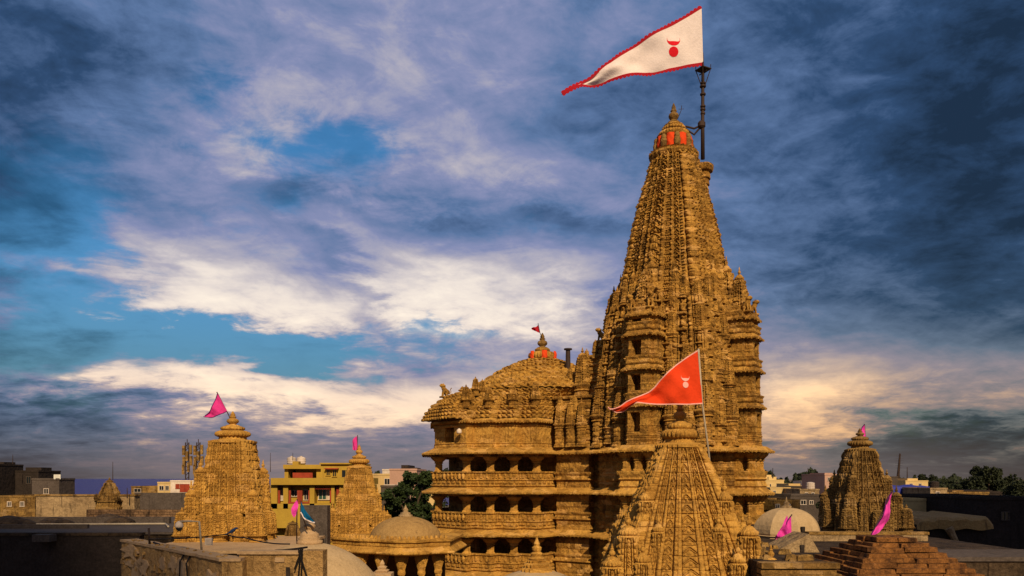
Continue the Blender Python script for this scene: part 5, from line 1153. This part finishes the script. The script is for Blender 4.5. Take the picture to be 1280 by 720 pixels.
# ---------------------------------------------------------------- trees
def tree(label, px, pyb, Y, w, h, blobs, m, n=9000, leaf=.34, group=None, seed=1, name='tree', zbase=0.0):
    r = np.random.default_rng(seed); c = np.array([Xp(px, Y), Y, zbase]); t = thing(name, label, 'tree', c, group)
    top = Zp(pyb, Y); mb = MB(); mb.tube([c, c + [.1, 0, (top - zbase) * .35], c + [-.1, .1, (top - zbase) * .6]], [.04 * w + .12, .03 * w + .1, .02 * w + .06], 8)
    cl = []
    for bx_, bz, br in blobs:
        bc = np.array([c[0] + bx_ * w, Y + r.normal(0, .14) * w, top - h + bz * h]); mb.tube([c + [0, 0, (top - zbase) * .4], (c + [0, 0, (top - zbase) * .6] + bc) / 2, bc], [.02 * w + .05, .015 * w + .03, .02], 6)
        for k in range(14):
            d = r.normal(0, 1, 3); d /= np.linalg.norm(d); cl.append((bc + d * br * w * r.uniform(.35, 1) * np.array([1, 1, .8]), br * w * r.uniform(.22, .45)))
    mb.build('trunk', BARK, t)
    cc = np.array([x[0] for x in cl]); cr_ = np.array([x[1] for x in cl]); k = r.integers(0, len(cl), n)
    d = r.normal(0, 1, (n, 3)); d /= np.linalg.norm(d, axis=1, keepdims=True); p = cc[k] + d * (cr_[k] * r.uniform(.3, 1, n) ** .6)[:, None]
    a = r.normal(0, 1, (n, 3)); a /= np.linalg.norm(a, axis=1, keepdims=True); b = np.cross(a, r.normal(0, 1, (n, 3))); b /= np.linalg.norm(b, axis=1, keepdims=True)
    s = leaf * r.uniform(.6, 1.3, (n, 1)); v = np.stack([p - a * s, p + b * s * .5, p + a * s, p - b * s * .5], 1).reshape(-1, 3)
    mb = MB(); mb.quads(v, np.arange(n * 4).reshape(n, 4)); mb.build('crown', m, t)
tree('dense dark green leafy tree between pink house and pillared hall', 513, 584, 92, 6.0, 6.2, [(.0, .75, .26), (-.25, .5, .26), (.2, .5, .28), (-.32, .2, .24), (.05, .2, .28), (.32, .2, .24), (-.1, -.05, .25), (.3, -.1, .22), (.33, .78, .18)], LEAF, 16000, .20, seed=3)
tree('dark spreading tree against the dusk sky at the right edge', 1234, 583, 150, 10.0, 5.0, [(.0, .72, .2), (-.12, .78, .14), (-.3, .35, .2), (.25, .4, .22), (.0, .3, .26), (-.5, .1, .18), (.5, .2, .2), (.72, .05, .18), (.3, .05, .25), (-.2, .0, .25)], LEAF2, 16000, .26, seed=4)
tree('low round dark tree on the horizon beyond the blue tarpaulin', 1156, 592, 210, 5.0, 3.0, [(-.2, .5, .3), (.25, .5, .3), (0, .2, .4), (.4, .1, .3), (-.45, .2, .25)], LEAF2, 5000, .3, seed=5)
tree('dark tree at the far right edge behind the black house block', 1275, 600, 120, 6.0, 3.5, [(-.2, .5, .3), (.2, .6, .3), (0, .1, .4)], LEAF2, 6000, .26, seed=8)
tree('dark bush behind the left flank of the right shrine', 1037, 606, 110, 3.0, 3.0, [(-.2, .5, .35), (.2, .3, .35), (-.1, .0, .4)], LEAF2, 4000, .2, seed=9, name='bush')
for k in range(1):   # far wood beyond the houses: one dark mass of leaves
    n = 26000; r = np.random.default_rng(12); px = np.concatenate([r.uniform(940, 1060, n // 2), r.uniform(1060, 1330, n // 3), r.uniform(455, 560, n // 6)]); n = len(px)
    Yd = r.uniform(300, 380, n); hh = (4.5 * vnoise(px * .07, 0, 0, 2) + 3.0 * vnoise(px * .3, 0, 0, 3)); zz = r.random(n) ** .6 * (11.4 + hh - 2.5 * (px > 1060))
    p = np.stack([(px - 640) * Yd / F, Yd, zz], 1); a = r.normal(0, 1, (n, 3)); b = np.cross(a, r.normal(0, 1, (n, 3))); a /= np.linalg.norm(a, axis=1, keepdims=True); b /= np.linalg.norm(b, axis=1, keepdims=True)
    v = np.stack([p - a * .8, p + b * .5, p + a * .8, p - b * .5], 1).reshape(-1, 3); mb = MB(); mb.quads(v, np.arange(n * 4).reshape(n, 4)); struct(mb.build('far_wood', LEAF2), 'stuff')

# ---------------------------------------------------------------- unseen cloud-shaped blockers added behind the viewer to darken the sides of the town
BLOCKERM = mat('shade_blocker_white', (.75, .75, .78), (.6, .6, .64), scale=.02, fine=.02)
def shade_blocker(tx, ty, hx, hy, seed, alt=480.0):
    """an unseen blocker of lumps, added so its shadow falls round (tx, ty)"""
    r = np.random.default_rng(seed); mb = MB(); c = np.array([tx, ty, 0]) + sd * (alt / sd[2])
    for k in range(34):
        a = r.uniform(0, 2 * math.pi); q = math.sqrt(r.random()); s = r.uniform(.22, .38) * min(hx, hy) * 1.25
        p = c + np.array([math.cos(a) * q * hx, math.sin(a) * q * hy, r.normal(0, .15) * hx]); th = np.linspace(.05, math.pi - .05, 10)
        mb.lathe(p, [(math.sin(x) * s, -math.cos(x) * s * .7) for x in th], 16)
    return struct(mb.build('shade_blocker', BLOCKERM, None, True))
shade_blocker(-46, 46, 24, 24, 3)
shade_blocker(64, 66, 32, 40, 4)
